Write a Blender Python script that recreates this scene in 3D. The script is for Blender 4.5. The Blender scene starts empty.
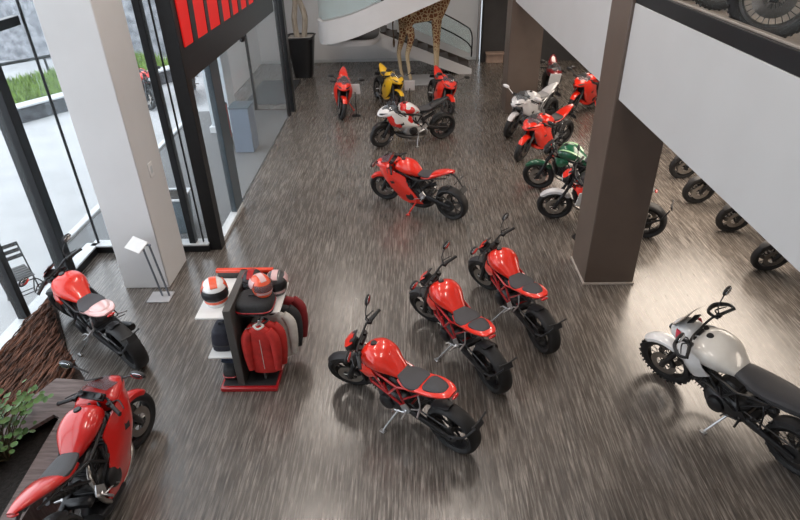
import bpy, bmesh, math, random
from mathutils import Vector, Matrix
R_ = random.Random(7)
D = math.radians
PI = math.pi
SC = bpy.context.scene
COL = SC.collection

# ------------------------------------------------------------------ materials
def nodes(name):
    m = bpy.data.materials.new(name)
    m.use_nodes = True
    return m, m.node_tree.nodes, m.node_tree.links, m.node_tree.nodes['Principled BSDF']

MATS = {}
def mat(name, col, rough=0.5, metal=0.0, coat=0.0, var=0.0, vscale=8.0, bump=0.0, stretch=(1, 1, 1), col2=None):
    if name in MATS:
        return MATS[name]
    m, N, L, b = nodes(name)
    b.inputs['Base Color'].default_value = (*col, 1)
    b.inputs['Roughness'].default_value = rough
    b.inputs['Metallic'].default_value = metal
    b.inputs['Coat Weight'].default_value = coat
    b.inputs['Coat Roughness'].default_value = 0.06
    if var or bump or col2:
        tc = N.new('ShaderNodeTexCoord'); mp = N.new('ShaderNodeMapping'); nz = N.new('ShaderNodeTexNoise')
        mp.inputs['Scale'].default_value = stretch
        nz.inputs['Scale'].default_value = vscale
        nz.inputs['Detail'].default_value = 5
        L.new(tc.outputs['Object'], mp.inputs[0]); L.new(mp.outputs[0], nz.inputs['Vector'])
        if var or col2:
            r = N.new('ShaderNodeValToRGB')
            c2 = col2 if col2 else tuple(min(1, c * (1 + var)) for c in col)
            c1 = col if col2 else tuple(c * (1 - var) for c in col)
            r.color_ramp.elements[0].position = .35; r.color_ramp.elements[1].position = .65
            r.color_ramp.elements[0].color = (*c1, 1); r.color_ramp.elements[1].color = (*c2, 1)
            L.new(nz.outputs['Fac'], r.inputs['Fac']); L.new(r.outputs['Color'], b.inputs['Base Color'])
        if bump:
            bp = N.new('ShaderNodeBump'); bp.inputs['Strength'].default_value = bump; bp.inputs['Distance'].default_value = .02
            L.new(nz.outputs['Fac'], bp.inputs['Height']); L.new(bp.outputs['Normal'], b.inputs['Normal'])
    MATS[name] = m
    return m

def paint(name, col):
    return mat(name, col, .28, 0, .8, .03, 30)

def glass(name, tint=(.9, .95, .96), alpha=.12, rough=.02):
    if name in MATS: return MATS[name]
    m, N, L, b = nodes(name)
    b.inputs['Base Color'].default_value = (*tint, 1)
    b.inputs['Roughness'].default_value = rough
    b.inputs['IOR'].default_value = 1.45
    b.inputs['Alpha'].default_value = alpha
    nz = N.new('ShaderNodeTexNoise'); nz.inputs['Scale'].default_value = 1.5
    mr = N.new('ShaderNodeMapRange'); mr.inputs['To Min'].default_value = alpha * .85; mr.inputs['To Max'].default_value = alpha * 1.15
    L.new(nz.outputs['Fac'], mr.inputs['Value']); L.new(mr.outputs['Result'], b.inputs['Alpha'])
    MATS[name] = m
    return m

def emit(name, col, st):
    if name in MATS: return MATS[name]
    m, N, L, b = nodes(name)
    b.inputs['Base Color'].default_value = (*col, 1)
    b.inputs['Emission Color'].default_value = (*col, 1)
    b.inputs['Emission Strength'].default_value = st
    MATS[name] = m
    return m

# ------------------------------------------------------------------ mesh builder
def catmull(P, sub):
    if sub <= 1 or len(P) < 3: return [list(p) for p in P]
    out = []
    n = len(P)
    for i in range(n - 1):
        p0, p1, p2, p3 = P[max(i - 1, 0)], P[i], P[i + 1], P[min(i + 2, n - 1)]
        for s in range(sub):
            t = s / sub
            out.append([.5 * (2 * b + (c - a) * t + (2 * a - 5 * b + 4 * c - d) * t * t + (3 * b - a - 3 * c + d) * t ** 3)
                        for a, b, c, d in zip(p0, p1, p2, p3)])
    out.append(list(P[-1]))
    return out

class MB:
    def __init__(s):
        s.v = []; s.f = []; s.xf = None
    def add(s, V, F):
        o = len(s.v)
        for p in V:
            p = Vector(p)
            s.v.append(s.xf(p) if s.xf else p)
        s.f += [tuple(i + o for i in q) for q in F]
        return s
    def box(s, c, d, rot=(0, 0, 0), bev=None):
        hx, hy, hz = [k / 2 for k in d]
        b = min(d) * .12 if bev is None else min(bev, min(d) * .49)
        from mathutils import Euler
        M = Euler(rot).to_matrix()
        c = Vector(c); V = []; ids = {}
        for sx in (-1, 1):
            for sy in (-1, 1):
                for sz in (-1, 1):
                    for ax in range(3):
                        h = [hx - b, hy - b, hz - b]
                        h[ax] += b
                        ids[(sx, sy, sz, ax)] = len(V)
                        V.append(c + M @ Vector((sx * h[0], sy * h[1], sz * h[2])))
        F = []
        S = (-1, 1)
        for q in S:
            F.append([ids[(q, a, e, 0)] for a, e in ((-1, -1), (1, -1), (1, 1), (-1, 1))])
            F.append([ids[(a, q, e, 1)] for a, e in ((-1, -1), (1, -1), (1, 1), (-1, 1))])
            F.append([ids[(a, e, q, 2)] for a, e in ((-1, -1), (1, -1), (1, 1), (-1, 1))])
        for a in S:
            for e in S:
                F.append([ids[(a, e, -1, 0)], ids[(a, e, 1, 0)], ids[(a, e, 1, 1)], ids[(a, e, -1, 1)]])
                F.append([ids[(a, -1, e, 0)], ids[(a, 1, e, 0)], ids[(a, 1, e, 2)], ids[(a, -1, e, 2)]])
                F.append([ids[(-1, a, e, 1)], ids[(1, a, e, 1)], ids[(1, a, e, 2)], ids[(-1, a, e, 2)]])
                for g in S:
                    F.append([ids[(a, e, g, k)] for k in range(3)])
        return s.add(V, F)
    def tube(s, path, r, n=8, sub=4, flat=1.0):
        k = len(path)
        rr = list(r) if isinstance(r, (list, tuple)) else [r] * k
        P = catmull([list(p) + [q] for p, q in zip(path, rr)], sub if k > 2 else 1)
        pts = [Vector(p[:3]) for p in P]; rad = [p[3] for p in P]
        V = []; F = []
        t0 = (pts[1] - pts[0]).normalized()
        up = Vector((0, 0, 1)) if abs(t0.z) < .9 else Vector((0, 1, 0))
        nrm = (up - t0 * up.dot(t0)).normalized()
        for i, p in enumerate(pts):
            t = (pts[min(i + 1, len(pts) - 1)] - pts[max(i - 1, 0)]).normalized()
            nrm = (nrm - t * nrm.dot(t))
            nrm = nrm.normalized() if nrm.length > 1e-6 else t.orthogonal().normalized()
            bi = t.cross(nrm)
            for j in range(n):
                a = 2 * PI * j / n
                V.append(p + nrm * math.cos(a) * rad[i] * flat + bi * math.sin(a) * rad[i])
        for i in range(len(pts) - 1):
            for j in range(n):
                F.append((i * n + j, i * n + (j + 1) % n, (i + 1) * n + (j + 1) % n, (i + 1) * n + j))
        F.append(tuple(range(n))); F.append(tuple((len(pts) - 1) * n + j for j in range(n)))
        return s.add(V, F)
    def lathe(s, prof, c=(0, 0, 0), axis='z', n=24, closed=False, M=None):
        """prof: list of (radius, height along axis)"""
        V = []; F = []; m = len(prof)
        c = Vector(c)
        for i in range(n):
            a = 2 * PI * i / n
            for r, h in prof:
                p = {'z': Vector((r * math.cos(a), r * math.sin(a), h)), 'y': Vector((r * math.cos(a), h, r * math.sin(a))),
                     'x': Vector((h, r * math.cos(a), r * math.sin(a)))}[axis]
                V.append(c + (M @ p if M else p))
        for i in range(n):
            for j in range(m if closed else m - 1):
                j2 = (j + 1) % m; i2 = (i + 1) % n
                F.append((i * m + j, i * m + j2, i2 * m + j2, i2 * m + j))
        if not closed:
            if prof[0][0] > 1e-5: F.append(tuple(i * m for i in range(n)))
            if prof[-1][0] > 1e-5: F.append(tuple(i * m + m - 1 for i in range(n)))
        return s.add(V, F)
    def loft(s, S, n=18, sub=4, p=2.4, axis='x'):
        """sections (x, y, z, half width, half height up, half height down)"""
        S = [list(q) if len(q) == 6 else list(q) + [q[4]] for q in S]
        S = catmull(S, sub)
        V = []; F = []
        for x, y, z, w, u, d in S:
            w = max(w, .002); u = max(u, .002); d = max(d, .002)
            for j in range(n):
                a = 2 * PI * j / n
                ca, sa = math.cos(a), math.sin(a)
                k = (abs(ca) ** p + abs(sa) ** p) ** (-1 / p)
                yy = y + w * k * ca; zz = z + (u if sa > 0 else d) * k * sa
                V.append((x, yy, zz) if axis == 'x' else ((yy, x, zz) if axis == 'y' else (yy, zz, x)))
        m = len(S)
        for i in range(m - 1):
            for j in range(n):
                F.append((i * n + j, i * n + (j + 1) % n, (i + 1) * n + (j + 1) % n, (i + 1) * n + j))
        F.append(tuple(range(n))); F.append(tuple((m - 1) * n + j for j in range(n)))
        return s.add(V, F)
    def shell(s, rows, off, sub=3):
        """rows of equal length 3D points, thickened by vector off"""
        rows = [catmull(r, sub) for r in rows]
        cols = list(zip(*rows))
        cols = [catmull(list(c), sub) for c in cols]
        m = len(cols[0]); w = len(cols)
        V = [c[i] for c in cols for i in range(m)]
        off = Vector(off)
        V2 = [Vector(p) + off for p in V]
        F = []; o = len(V)
        for i in range(w - 1):
            for j in range(m - 1):
                q = (i * m + j, i * m + j + 1, (i + 1) * m + j + 1, (i + 1) * m + j)
                F.append(q); F.append(tuple(k + o for k in reversed(q)))
        edge = [i * m for i in range(w)] + [(w - 1) * m + j for j in range(1, m)] + [i * m + m - 1 for i in range(w - 2, -1, -1)] + [j for j in range(m - 2, 0, -1)]
        for a, b in zip(edge, edge[1:] + edge[:1]):
            F.append((a, b, b + o, a + o))
        return s.add(V + V2, F)
    def prism(s, poly, z0, z1, axis='z', c=(0, 0, 0)):
        f = {'z': lambda a, b, h: (a, b, h), 'y': lambda a, b, h: (a, h, b), 'x': lambda a, b, h: (h, a, b)}[axis]
        n = len(poly); c = Vector(c)
        V = [c + Vector(f(a, b, z0)) for a, b in poly] + [c + Vector(f(a, b, z1)) for a, b in poly]
        F = [tuple(range(n)), tuple(range(n, 2 * n))] + [(i, (i + 1) % n, n + (i + 1) % n, n + i) for i in range(n)]
        return s.add(V, F)
    def ball(s, c, r, n=14, m=9):
        if not isinstance(r, (tuple, list)): r = (r, r, r)
        V = []; F = []
        c = Vector(c)
        for i in range(m + 1):
            t = PI * i / m
            for j in range(n):
                a = 2 * PI * j / n
                V.append(c + Vector((r[0] * math.sin(t) * math.cos(a), r[1] * math.sin(t) * math.sin(a), r[2] * math.cos(t))))
        for i in range(m):
            for j in range(n):
                F.append((i * n + j, i * n + (j + 1) % n, (i + 1) * n + (j + 1) % n, (i + 1) * n + j))
        return s.add(V, F)
    def build(s, name, m, parent=None, sharp=40, **props):
        me = bpy.data.meshes.new(name)
        bm = bmesh.new()
        vs = [bm.verts.new(v) for v in s.v]
        for f in s.f:
            q = []
            for i in f:
                if i not in q: q.append(i)
            if len(q) > 2:
                try: bm.faces.new([vs[i] for i in q])
                except ValueError: pass
        bmesh.ops.remove_doubles(bm, verts=bm.verts, dist=1e-5)
        bmesh.ops.recalc_face_normals(bm, faces=bm.faces)
        bm.to_mesh(me); bm.free()
        me.materials.append(m)
        for p in me.polygons: p.use_smooth = True
        me.set_sharp_from_angle(angle=D(sharp))
        o = bpy.data.objects.new(name, me)
        COL.objects.link(o)
        if parent: o.parent = parent
        for k, v in props.items(): o[k] = v
        return o

def thing(name, label, cat, loc=(0, 0, 0), rot=(0, 0, 0), group=None):
    o = bpy.data.objects.new(name, None)
    o.empty_display_size = .1
    COL.objects.link(o)
    o.location = loc; o.rotation_euler = rot
    o['label'] = label; o['category'] = cat
    if group: o['group'] = group
    return o
def tag(o, label, cat, group=None, kind=None):
    o['label'] = label; o['category'] = cat
    if group: o['group'] = group
    if kind: o['kind'] = kind
    return o
def struct(o):
    o['kind'] = 'structure'
    return o
def dup(root, loc, rot, label, group=None, name=None, parent=None):
    r = root.copy(); COL.objects.link(r)
    if parent is None:
        r.location = loc; r.rotation_euler = rot; r['label'] = label
        if name: r.name = name
        if group: r['group'] = group
    else:
        r.parent = parent
    for ch in list(root.children):
        dup(ch, None, None, None, parent=r)
    return r
# ------------------------------------------------------------------ motorcycles
RUB = mat('tire rubber', (.012, .012, .013), .62, 0, 0, .2, 60)
BLK = mat('black satin metal', (.018, .018, .02), .38, .3, 0, .1, 40)
BLKP = mat('black plastic', (.02, .02, .022), .5, 0, 0, .1, 40)
ENG = mat('dark engine metal', (.06, .06, .062), .42, .7, 0, .15, 40)
ALU = mat('brushed aluminium', (.55, .55, .56), .3, .9, 0, .06, 60)
STEEL = mat('exhaust steel', (.32, .3, .28), .3, .95, 0, .1, 25)
GOLD = mat('gold fork anodising', (.55, .36, .12), .3, .9, 0, .05, 40)
SEATM = mat('charcoal seat vinyl', (.045, .045, .05), .6, 0, 0, .1, 120, .1)
LENS = mat('headlight lens', (.75, .78, .8), .08, .2, 1.0, .05, 40)
SMOKE = glass('smoked windscreen', (.12, .14, .16), .45, .05)
MIRR = mat('mirror glass', (.5, .52, .55), .06, 1.0, 0, .03, 20)
TAILR = mat('tail lamp red', (.5, .01, .01), .2, 0, .8, .05, 40)
PLATEW = mat('white display card', (.8, .8, .8), .5, 0, 0, .02, 10)
RED = paint('glossy racing red', (.78, .022, .007))
DRED = paint('deep red', (.42, .008, .012))
WHT = paint('glossy white', (.78, .78, .78))
SIL = paint('pale silver white', (.6, .6, .62))
YEL = paint('glossy yellow', (.85, .5, .015))
GRN = paint('dark emerald green', (.009, .10, .048))
GRY = paint('dark grey paint', (.05, .05, .055))

def arc_shell(mb, c, r, w, a0, a1, th=.006, n=10, edge=.012):
    """fender: strip that follows the wheel"""
    rows = []
    for i in range(n + 1):
        a = D(a0 + (a1 - a0) * i / n)
        k = 1 if 0 < i < n else .75
        rows.append([(c[0] + (r - d) * math.cos(a), c[1] + y * k, c[2] + (r - d) * math.sin(a))
                     for y, d in ((-w, .05), (-w * .9, edge), (-w * .4, 0), (w * .4, 0), (w * .9, edge), (w, .05))])
    cx = Vector((c[0], c[1], c[2]))
    V = []; F = []
    m = 6
    for row in rows:
        for p in row:
            V.append(Vector(p))
    V2 = []
    for p in V:
        d = (p - cx); d.y *= .3
        V2.append(p + d.normalized() * th)
    o = len(V)
    for i in range(n):
        for j in range(m - 1):
            q = (i * m + j, i * m + j + 1, (i + 1) * m + j + 1, (i + 1) * m + j)
            F.append(q); F.append(tuple(k + o for k in reversed(q)))
    for j in range(m - 1):
        F.append((j, j + 1, j + 1 + o, j + o)); b = n * m
        F.append((b + j, b + j + 1, b + j + 1 + o, b + j + o))
    for i in range(n):
        for j in (0, m - 1):
            F.append((i * m + j, (i + 1) * m + j, (i + 1) * m + j + o, i * m + j + o))
    mb.add(V + V2, F)

def make_wheel(parent, name, c, Rr, w, rimm, wire, xf, discs, knobby=False):
    c = Vector(c)
    rr = Rr - (.075 if not knobby else .085)          # rim radius
    b = MB(); b.xf = xf
    hw = w * .36
    b.lathe([(rr + .012, -hw), (rr + .012, -hw + .012), (rr - .012, -hw + .02), (rr - .02, 0), (rr - .012, hw - .02), (rr + .012, hw - .012),
             (rr + .012, hw), (rr - .022, hw - .004), (rr - .032, 0), (rr - .022, -hw + .004)], c, 'y', 40, closed=True)
    b.lathe([(.0, -.07), (.035, -.07), (.04, -.02), (.03, 0), (.04, .02), (.035, .07), (0, .07)], c, 'y', 16)
    if wire:
        for k in range(28):
            a = 2 * PI * k / 28; s = 1 if k % 2 else -1
            a2 = a + (.35 if k % 4 < 2 else -.35)
            b.tube([c + Vector((.035 * math.cos(a2), s * .05, .035 * math.sin(a2))), c + Vector(((rr - .02) * math.cos(a), 0, (rr - .02) * math.sin(a)))], .0035, 5)
    else:
        for k in range(5):
            a = 2 * PI * k / 5 + .3
            mid = .52 * rr
            pm = c + Vector((mid * math.cos(a), 0, mid * math.sin(a)))
            b.tube([c + Vector((.03 * math.cos(a), 0, .03 * math.sin(a))), pm], [.02, .014], 8, flat=.8)
            for da in (-.24, .24):
                b.tube([pm, c + Vector(((rr - .015) * math.cos(a + da), 0, (rr - .015) * math.sin(a + da)))], [.013, .011], 8, flat=.8)
    rim = b.build(name, rimm, parent)
    t = MB(); t.xf = xf
    prof = []
    for k in range(13):
        a = PI * k / 12
        cy, sy = math.cos(a), math.sin(a)
        prof.append((rr + .004 + (Rr - rr - .004) * abs(sy) ** .75, w * .5 * math.copysign(abs(cy) ** .8, cy) * (1 if 0 < k < 12 else .8)))
    prof += [(rr - .004, -hw * .9), (rr - .004, hw * .9)]
    t.lathe(prof, c, 'y', 48, closed=True)
    if knobby:
        for k in range(44):
            a = 2 * PI * k / 44
            for y in ((-.03, .03) if k % 2 else (-.045, 0, .045)):
                M = Matrix.Rotation(-a, 3, 'Y')
                p = c + M @ Vector((Rr - .002 - abs(y) * .22, y, 0))
                t.box(p, (.02, .022, .022), (0, -a, 0), .003)
    t.build('tire', RUB, rim)
    for y in discs:
        d = MB(); d.xf = xf
        d.lathe([(.085, -.003), (.155, -.003), (.155, .003), (.085, .003)], c + Vector((0, y, 0)), 'y', 32, closed=True)
        for k in range(6):
            a = 2 * PI * k / 6
            d.tube([c + Vector((.035 * math.cos(a), y, .035 * math.sin(a))), c + Vector((.09 * math.cos(a), y, .09 * math.sin(a)))], .007, 6)
        d.build('brake_disc', STEEL, rim)
    return rim

def make_bike(name, label, kind, C, steer=24, lean=8, loc=(0, 0, 0), head=0, group=None, card=False, stand=True, plate=True):
    """x forward, y left, z up; C maps role -> material"""
    root = thing(name, label, 'motorcycle', loc, (D(-lean), 0, D(head)), group)
    G = lambda k, d: C.get(k, d)
    adv = kind == 'adventure'; sport = kind == 'sport'
    fx, fr, rx, rr_ = (.78, .335, -.75, .325) if adv else (.735, .30, -.735, .318)
    body = G('body', RED)
    # steering: rotation about the raked steering axis through the head
    rake = D(27 if adv else 24)
    hz = 1.0 if adv else .93
    top = Vector((fx - math.tan(rake) * (hz - fr) + .0, 0, hz))
    ax = Vector((-math.sin(rake), 0, math.cos(rake)))
    Ms = Matrix.Rotation(D(steer), 3, ax)
    xf = lambda p: top + Ms @ (Vector(p) - top)
    def on(t, y): return top - ax * t + Vector((0, y, 0))
    L = (hz - fr) / math.cos(rake)
    wm = G('wheel', BLK)
    make_wheel(root, 'front_wheel', (fx, 0, fr), fr, .10 if adv else .122, wm, adv, xf, (-.075, .075), adv)
    make_wheel(root, 'rear_wheel', (rx, 0, rr_), rr_, .15 if adv else .185, wm, adv, None, (-.08,), adv)
    for s in (-1, 1):
        b = MB(); b.xf = xf
        b.tube([on(L, s * .1), on(L - .03, s * .1), on(L * .55, s * .1), on(L * .54, s * .1)], [.022, .031, .03, .024], 12, 1)
        b.tube([on(L * .55, s * .1), on(-.05, s * .1)], [.025, .027], 12)
        b.box(on(L, s * .1), (.06, .035, .06))
        b.build('fork_leg', G('fork', BLK), root)
        b = MB(); b.xf = xf
        b.box(Vector((fx - .11, s * .085, fr + .09)), (.06, .05, .11), (0, .6, 0), .012)
        b.build('brake_caliper', G('caliper', ENG), root)
    b = MB(); b.xf = xf
    b.box(on(0, 0), (.07, .26, .03), (0, -rake, 0)); b.box(on(.17, 0), (.07, .25, .035), (0, -rake, 0))
    b.tube([on(-.02, 0), on(.2, 0)], .028, 10)
    b.build('triple_clamp', BLK, root)
    # front fender
    b = MB(); b.xf = xf
    if adv:
        arc_shell(b, (fx, 0, fr), fr + .03, .085, 42, 135, edge=.02)
    else:
        arc_shell(b, (fx, 0, fr), fr + .014, .062, 38, 142)
    b.build('front_fender', G('fender', body), root)
    # handlebar
    hb = 0.42 if adv else .37
    b = MB(); b.xf = xf
    if sport:
        bars = {}
        for s in (-1, 1):
            b = MB(); b.xf = xf
            b.tube([on(.03, s * .1), on(.02, s * .13) + Vector((0, s * .02, 0)), on(.03, s * .33) + Vector((-.1, 0, -.04))], .012, 8, 3)
            bars[s] = b.build('handlebar', G('bar', BLK), root)
        gr = [(on(.03, s * .22) + Vector((-.05, 0, -.02)), on(.03, s * .345) + Vector((-.105, 0, -.043))) for s in (-1, 1)]
    else:
        zt = .12 if adv else .085
        b.tube([on(0, -hb) + Vector((-.11, 0, zt)), on(0, -.22) + Vector((-.03, 0, zt)), on(0, -.1) + Vector((0, 0, zt - .03)), on(0, 0) + Vector((0, 0, zt - .035)), on(0, .1) + Vector((0, 0, zt - .03)), on(0, .22) + Vector((-.03, 0, zt)), on(0, hb) + Vector((-.11, 0, zt))], .013, 8, 4)
        gr = [(on(0, s * (hb - .13)) + Vector((-.065, 0, zt)), on(0, s * (hb + .01)) + Vector((-.117, 0, zt))) for s in (-1, 1)]
        b.box(on(0, 0) + Vector((0, 0, zt * .5 - .02)), (.06, .1, .05))
    bar = None if sport else b.build('handlebar', G('bar', BLK), root)
    for s, (p0, p1) in zip((-1, 1), gr):
        if sport: bar = bars[s]
        g = MB(); g.xf = xf
        g.tube([p0, p1], [.018, .018], 10)
        g.lathe([(.0, -.005), (.021, -.005), (.021, .005), (0, .005)], p1, 'y', 10)
        g.build('grip', RUB, bar)
        g = MB(); g.xf = xf
        g.box(p0 + (p0 - p1).normalized() * .03, (.05, .045, .045))
        g.tube([p0 + Vector((.04, -s * .02, 0)), p0 + Vector((.075, s * .02, 0)), p1 + Vector((.07, s * -.01, -.005))], [.008, .008, .006], 6, 3)
        g.build('brake_lever' if s < 0 else 'clutch_lever', G('lever', BLK), bar)
        # mirrors
        g = MB(); g.xf = xf
        if sport:
            q = top + Vector((.22, s * .2, .06)); e = top + Vector((.2, s * .36, .14))
            g.tube([q, e], .009, 8)
            g.loft([(-.09, e.x, e.z, .01, .012), (-.06, e.x, e.z, .022, .035), (.04, e.x, e.z, .024, .04), (.08, e.x, e.z, .01, .015)], 12, 3, axis='y') if False else g.ball(e + Vector((0, s * .05, .01)), (.03, .085, .042))
        else:
            q = p0 + (p0 - p1) * .2
            e = q + Vector((.03, s * .13, .17 if not adv else .2))
            g.tube([q, q + Vector((.03, s * .02, .1)), e], .007, 8, 3)
            g.ball(e + Vector((.0, s * .03, .02)), (.022, .075, .048))
        mr = g.build('mirror', G('mirror', BLKP), bar if not sport else root)
        g = MB(); g.xf = xf
        cc = (e + Vector((0, s * .05, .01))) if sport else (e + Vector((0, s * .03, .02)))
        g.ball(cc + Vector((-.02, 0, 0)), (.006, .062 if not sport else .07, .036))
        g.build('mirror_glass', MIRR, mr)
    if adv:
        for s, (p0, p1) in zip((-1, 1), gr):
            g = MB(); g.xf = xf
            g.tube([p1 + Vector((0, s * .01, 0)), p1 + Vector((.08, s * .02, .0)), (p0 + p1) / 2 + Vector((.15, 0, .0)), p0 + Vector((.12, -s * .04, -.01)), p0 + Vector((.0, -s * .06, -.02))], [.01, .014, .02, .016, .01], 8, 4, flat=1.8)
            g.build('hand_guard', G('guard', BLKP), root)
    # dashboard
    b = MB(); b.xf = None if sport else xf
    b.box(top + Vector((.07 if not sport else .12, 0, .1 if not adv else .2)), (.015, .15, .09), (0, -.9, 0), .006)
    b.build('dashboard', BLKP, root)
    # headlight
    if kind == 'naked':
        b = MB(); b.xf = xf
        h = top + Vector((.14, 0, -.05))
        b.loft([(h.x - .07, 0, h.z, .07, .05, .05), (h.x - .03, 0, h.z, .095, .075, .08), (h.x + .03, 0, h.z - .005, .09, .075, .085), (h.x + .05, 0, h.z - .01, .06, .05, .06)], 18, 3)
        hl = b.build('headlight', BLKP, root)
        b = MB(); b.xf = xf
        b.ball(h + Vector((.045, 0, -.012)), (.02, .07, .058)); b.build('headlight_lens', LENS, hl)
        b = MB(); b.xf = xf
        b.shell([[(h.x + .05, y * .8, h.z + .06 - abs(y) * .3) for y in (-.09, -.05, 0, .05, .09)],
                 [(h.x - .0, y, h.z + .115 - abs(y) * .4) for y in (-.1, -.06, 0, .06, .1)],
                 [(h.x - .07, y * .9, h.z + .17 - abs(y) * .4) for y in (-.1, -.06, 0, .06, .1)]], (-.006, 0, .006))
        b.build('headlight_cowl', G('cowl', body), root)
    # radiator
    b = MB()
    b.box((.40 if not adv else .44, 0, .58), (.035, .30, .24), (0, .3, 0), .008)
    for k in range(7):
        b.box((.422 + (k - 3) * .009 if not adv else .46 + (k - 3) * .009, 0, .58 + (k - 3) * .03), (.012, .27, .006), (0, .3, 0), .001)
    b.build('radiator', BLKP, root)
    # engine
    b = MB()
    b.loft([(-.24, 0, .4, .09, .1), (-.18, 0, .4, .14, .14), (.0, 0, .37, .155, .15), (.16, 0, .36, .14, .13), (.24, 0, .37, .08, .08)], 18, 3, 3.2)
    b.box((.27, 0, .47), (.24, .19, .17), (0, -.3, 0), .02)          # front cylinder
    b.box((-.03, 0, .60), (.17, .19, .22), (0, -.25, 0), .02)        # rear cylinder
    for k in range(5):
        b.box((.2 + k * .035, 0, .455 + k * .011), (.008, .22, .19), (0, -.3, 0), .002)
        b.box((-.045 + k * .009, 0, .53 + k * .035), (.19, .22, .008), (0, -.25, 0), .002)
    eng = b.build('engine', G('engine', ENG), root)
    b = MB(); b.lathe([(0, -.2), (.08, -.2), (.1, -.185), (.105, -.13)], (-.03, 0, .38), 'y', 24); b.build('clutch_cover', G('clutch', BLK), eng)
    b = MB(); b.lathe([(0, .2), (.07, .2), (.095, .18), (.1, .13)], (.04, 0, .37), 'y', 24); b.build('alternator_cover', BLK, eng)
    # frame
    b = MB()
    for s in (-1, 1):
        hd = top + Vector((-.01, s * .03, -.05)); hd2 = top + Vector((.04, s * .03, -.18))
        n1 = Vector((.24, s * .16, .80)); n2 = Vector((.22, s * .17, .60)); n3 = Vector((.02, s * .18, .70)); n4 = Vector((-.14, s * .16, .72)); n5 = Vector((-.22, s * .14, .40)); n6 = Vector((-.02, s * .18, .56))
        for a, e in ((hd, n1), (n1, n4), (hd2, n2), (n2, n6), (n1, n2), (n1, n6), (n3, n6), (n4, n6), (n4, n5), (n6, n5)):
            b.tube([a, e], .0145, 8)
        b.tube([n4, (-.42, s * .10, .78), (-.68, s * .06, .84)], .012, 8, 3)
        b.tube([n5 + Vector((.05, 0, .12)), (-.45, s * .09, .76)], .011, 8)
    b.tube([(-.22, -.15, .42), (-.22, .15, .42)], .03, 10)
    b.build('frame', G('frame', RED), root)
    # tank
    b = MB()
    if adv:
        S = [(.50, 0, .92, .1, .05, .08), (.44, 0, .95, .2, .08, .16), (.3, 0, .98, .245, .10, .2), (.12, 0, .97, .225, .09, .18), (-.02, 0, .92, .15, .06, .1), (-.1, 0, .88, .1, .03, .05)]
    elif sport:
        S = [(.36, 0, .84, .08, .05, .04), (.31, 0, .86, .15, .10, .08), (.2, 0, .87, .18, .125, .11), (.06, 0, .86, .175, .10, .12), (-.06, 0, .82, .12, .06, .1), (-.13, 0, .78, .08, .03, .05)]
    else:
        S = [(.39, 0, .87, .08, .05, .05), (.35, 0, .88, .145, .09, .08), (.24, 0, .89, .19, .13, .12), (.1, 0, .88, .185, .115, .12), (-.03, 0, .83, .125, .07, .09), (-.12, 0, .79, .085, .035, .05)]
    b.loft(S, 24, 5, 2.3)
    tk = b.build('fuel_tank', G('tank', body), root, 60)
    b = MB(); b.lathe([(0, .02), (.03, .02), (.036, .01), (.036, -.02)], (S[2][0] + .02, 0, S[2][2] + S[2][4] - .008), 'z', 16)
    b.build('filler_cap', BLK, tk)
    if C.get('stripe'):
        b = MB()
        for s in (-1, 1):
            q = []
            for x, y, z, w, u, d in catmull([list(q_) for q_ in S[1:5]], 4):
                k = (abs(.75) ** 2.3 + abs(.66) ** 2.3) ** (-1 / 2.3)
                q.append((x, s * (w * k * .75 + .004), z + u * k * .66 + .004))
            b.tube(q, [.012] + [.03] * (len(q) - 2) + [.01], 8, 2, .2)
        b.build('tank_stripe', C['stripe'], tk)
    # seat and tail
    if adv:
        b = MB()
        b.loft([(.0, 0, .885, .09, .04, .03), (-.1, 0, .89, .13, .045, .04), (-.3, 0, .885, .165, .045, .05), (-.5, 0, .90, .16, .045, .05), (-.74, 0, .925, .12, .04, .04), (-.8, 0, .93, .08, .02, .02)], 18, 4, 2.8)
        b.build('seat', SEATM, root)
        b = MB()
        b.loft([(-.2, 0, .81, .12, .03, .03), (-.45, 0, .83, .13, .03, .05), (-.75, 0, .87, .1, .025, .04), (-.95, 0, .89, .06, .015, .02)], 16, 4)
        tl = b.build('tail_cowl', G('tail', body), root)
    elif sport:
        b = MB()
        b.loft([(-.08, 0, .79, .07, .03, .03), (-.16, 0, .80, .11, .03, .03), (-.3, 0, .81, .13, .03, .03), (-.4, 0, .83, .12, .035, .04), (-.45, 0, .85, .09, .03, .03)], 16, 4, 2.6)
        b.build('seat', G('seat', SEATM), root)
        b = MB()
        b.loft([(-.16, 0, .73, .08, .03, .03), (-.3, 0, .77, .12, .03, .04), (-.42, 0, .83, .13, .06, .05), (-.55, 0, .89, .115, .055, .05), (-.7, 0, .95, .08, .035, .035), (-.82, 0, .99, .035, .012, .015)], 18, 4, 2.3)
        tl = b.build('tail_cowl', G('tail', body), root)
    else:
        b = MB()
        b.loft([(-.06, 0, .80, .06, .025, .03), (-.13, 0, .80, .10, .028, .03), (-.24, 0, .79, .15, .03, .035), (-.35, 0, .80, .145, .03, .035), (-.40, 0, .815, .11, .02, .025)], 18, 4, 2.8)
        b.build('seat', G('seat', SEATM), root)
        b = MB()
        b.loft([(-.435, 0, .845, .08, .02, .02), (-.475, 0, .855, .11, .03, .03), (-.58, 0, .87, .10, .03, .03), (-.67, 0, .882, .065, .025, .025), (-.70, 0, .884, .035, .012, .012)], 18, 4, 2.8)
        b.build('pillion_seat', G('pillion', SEATM), root)
        b = MB()
        b.loft([(-.1, 0, .74, .1, .03, .04), (-.24, 0, .75, .148, .03, .04), (-.4, 0, .80, .145, .03, .05), (-.55, 0, .845, .145, .028, .05), (-.7, 0, .88, .11, .02, .035), (-.77, 0, .89, .06, .012, .015)], 18, 4, 2.6)
        tl = b.build('tail_cowl', G('tail', body), root)
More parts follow.
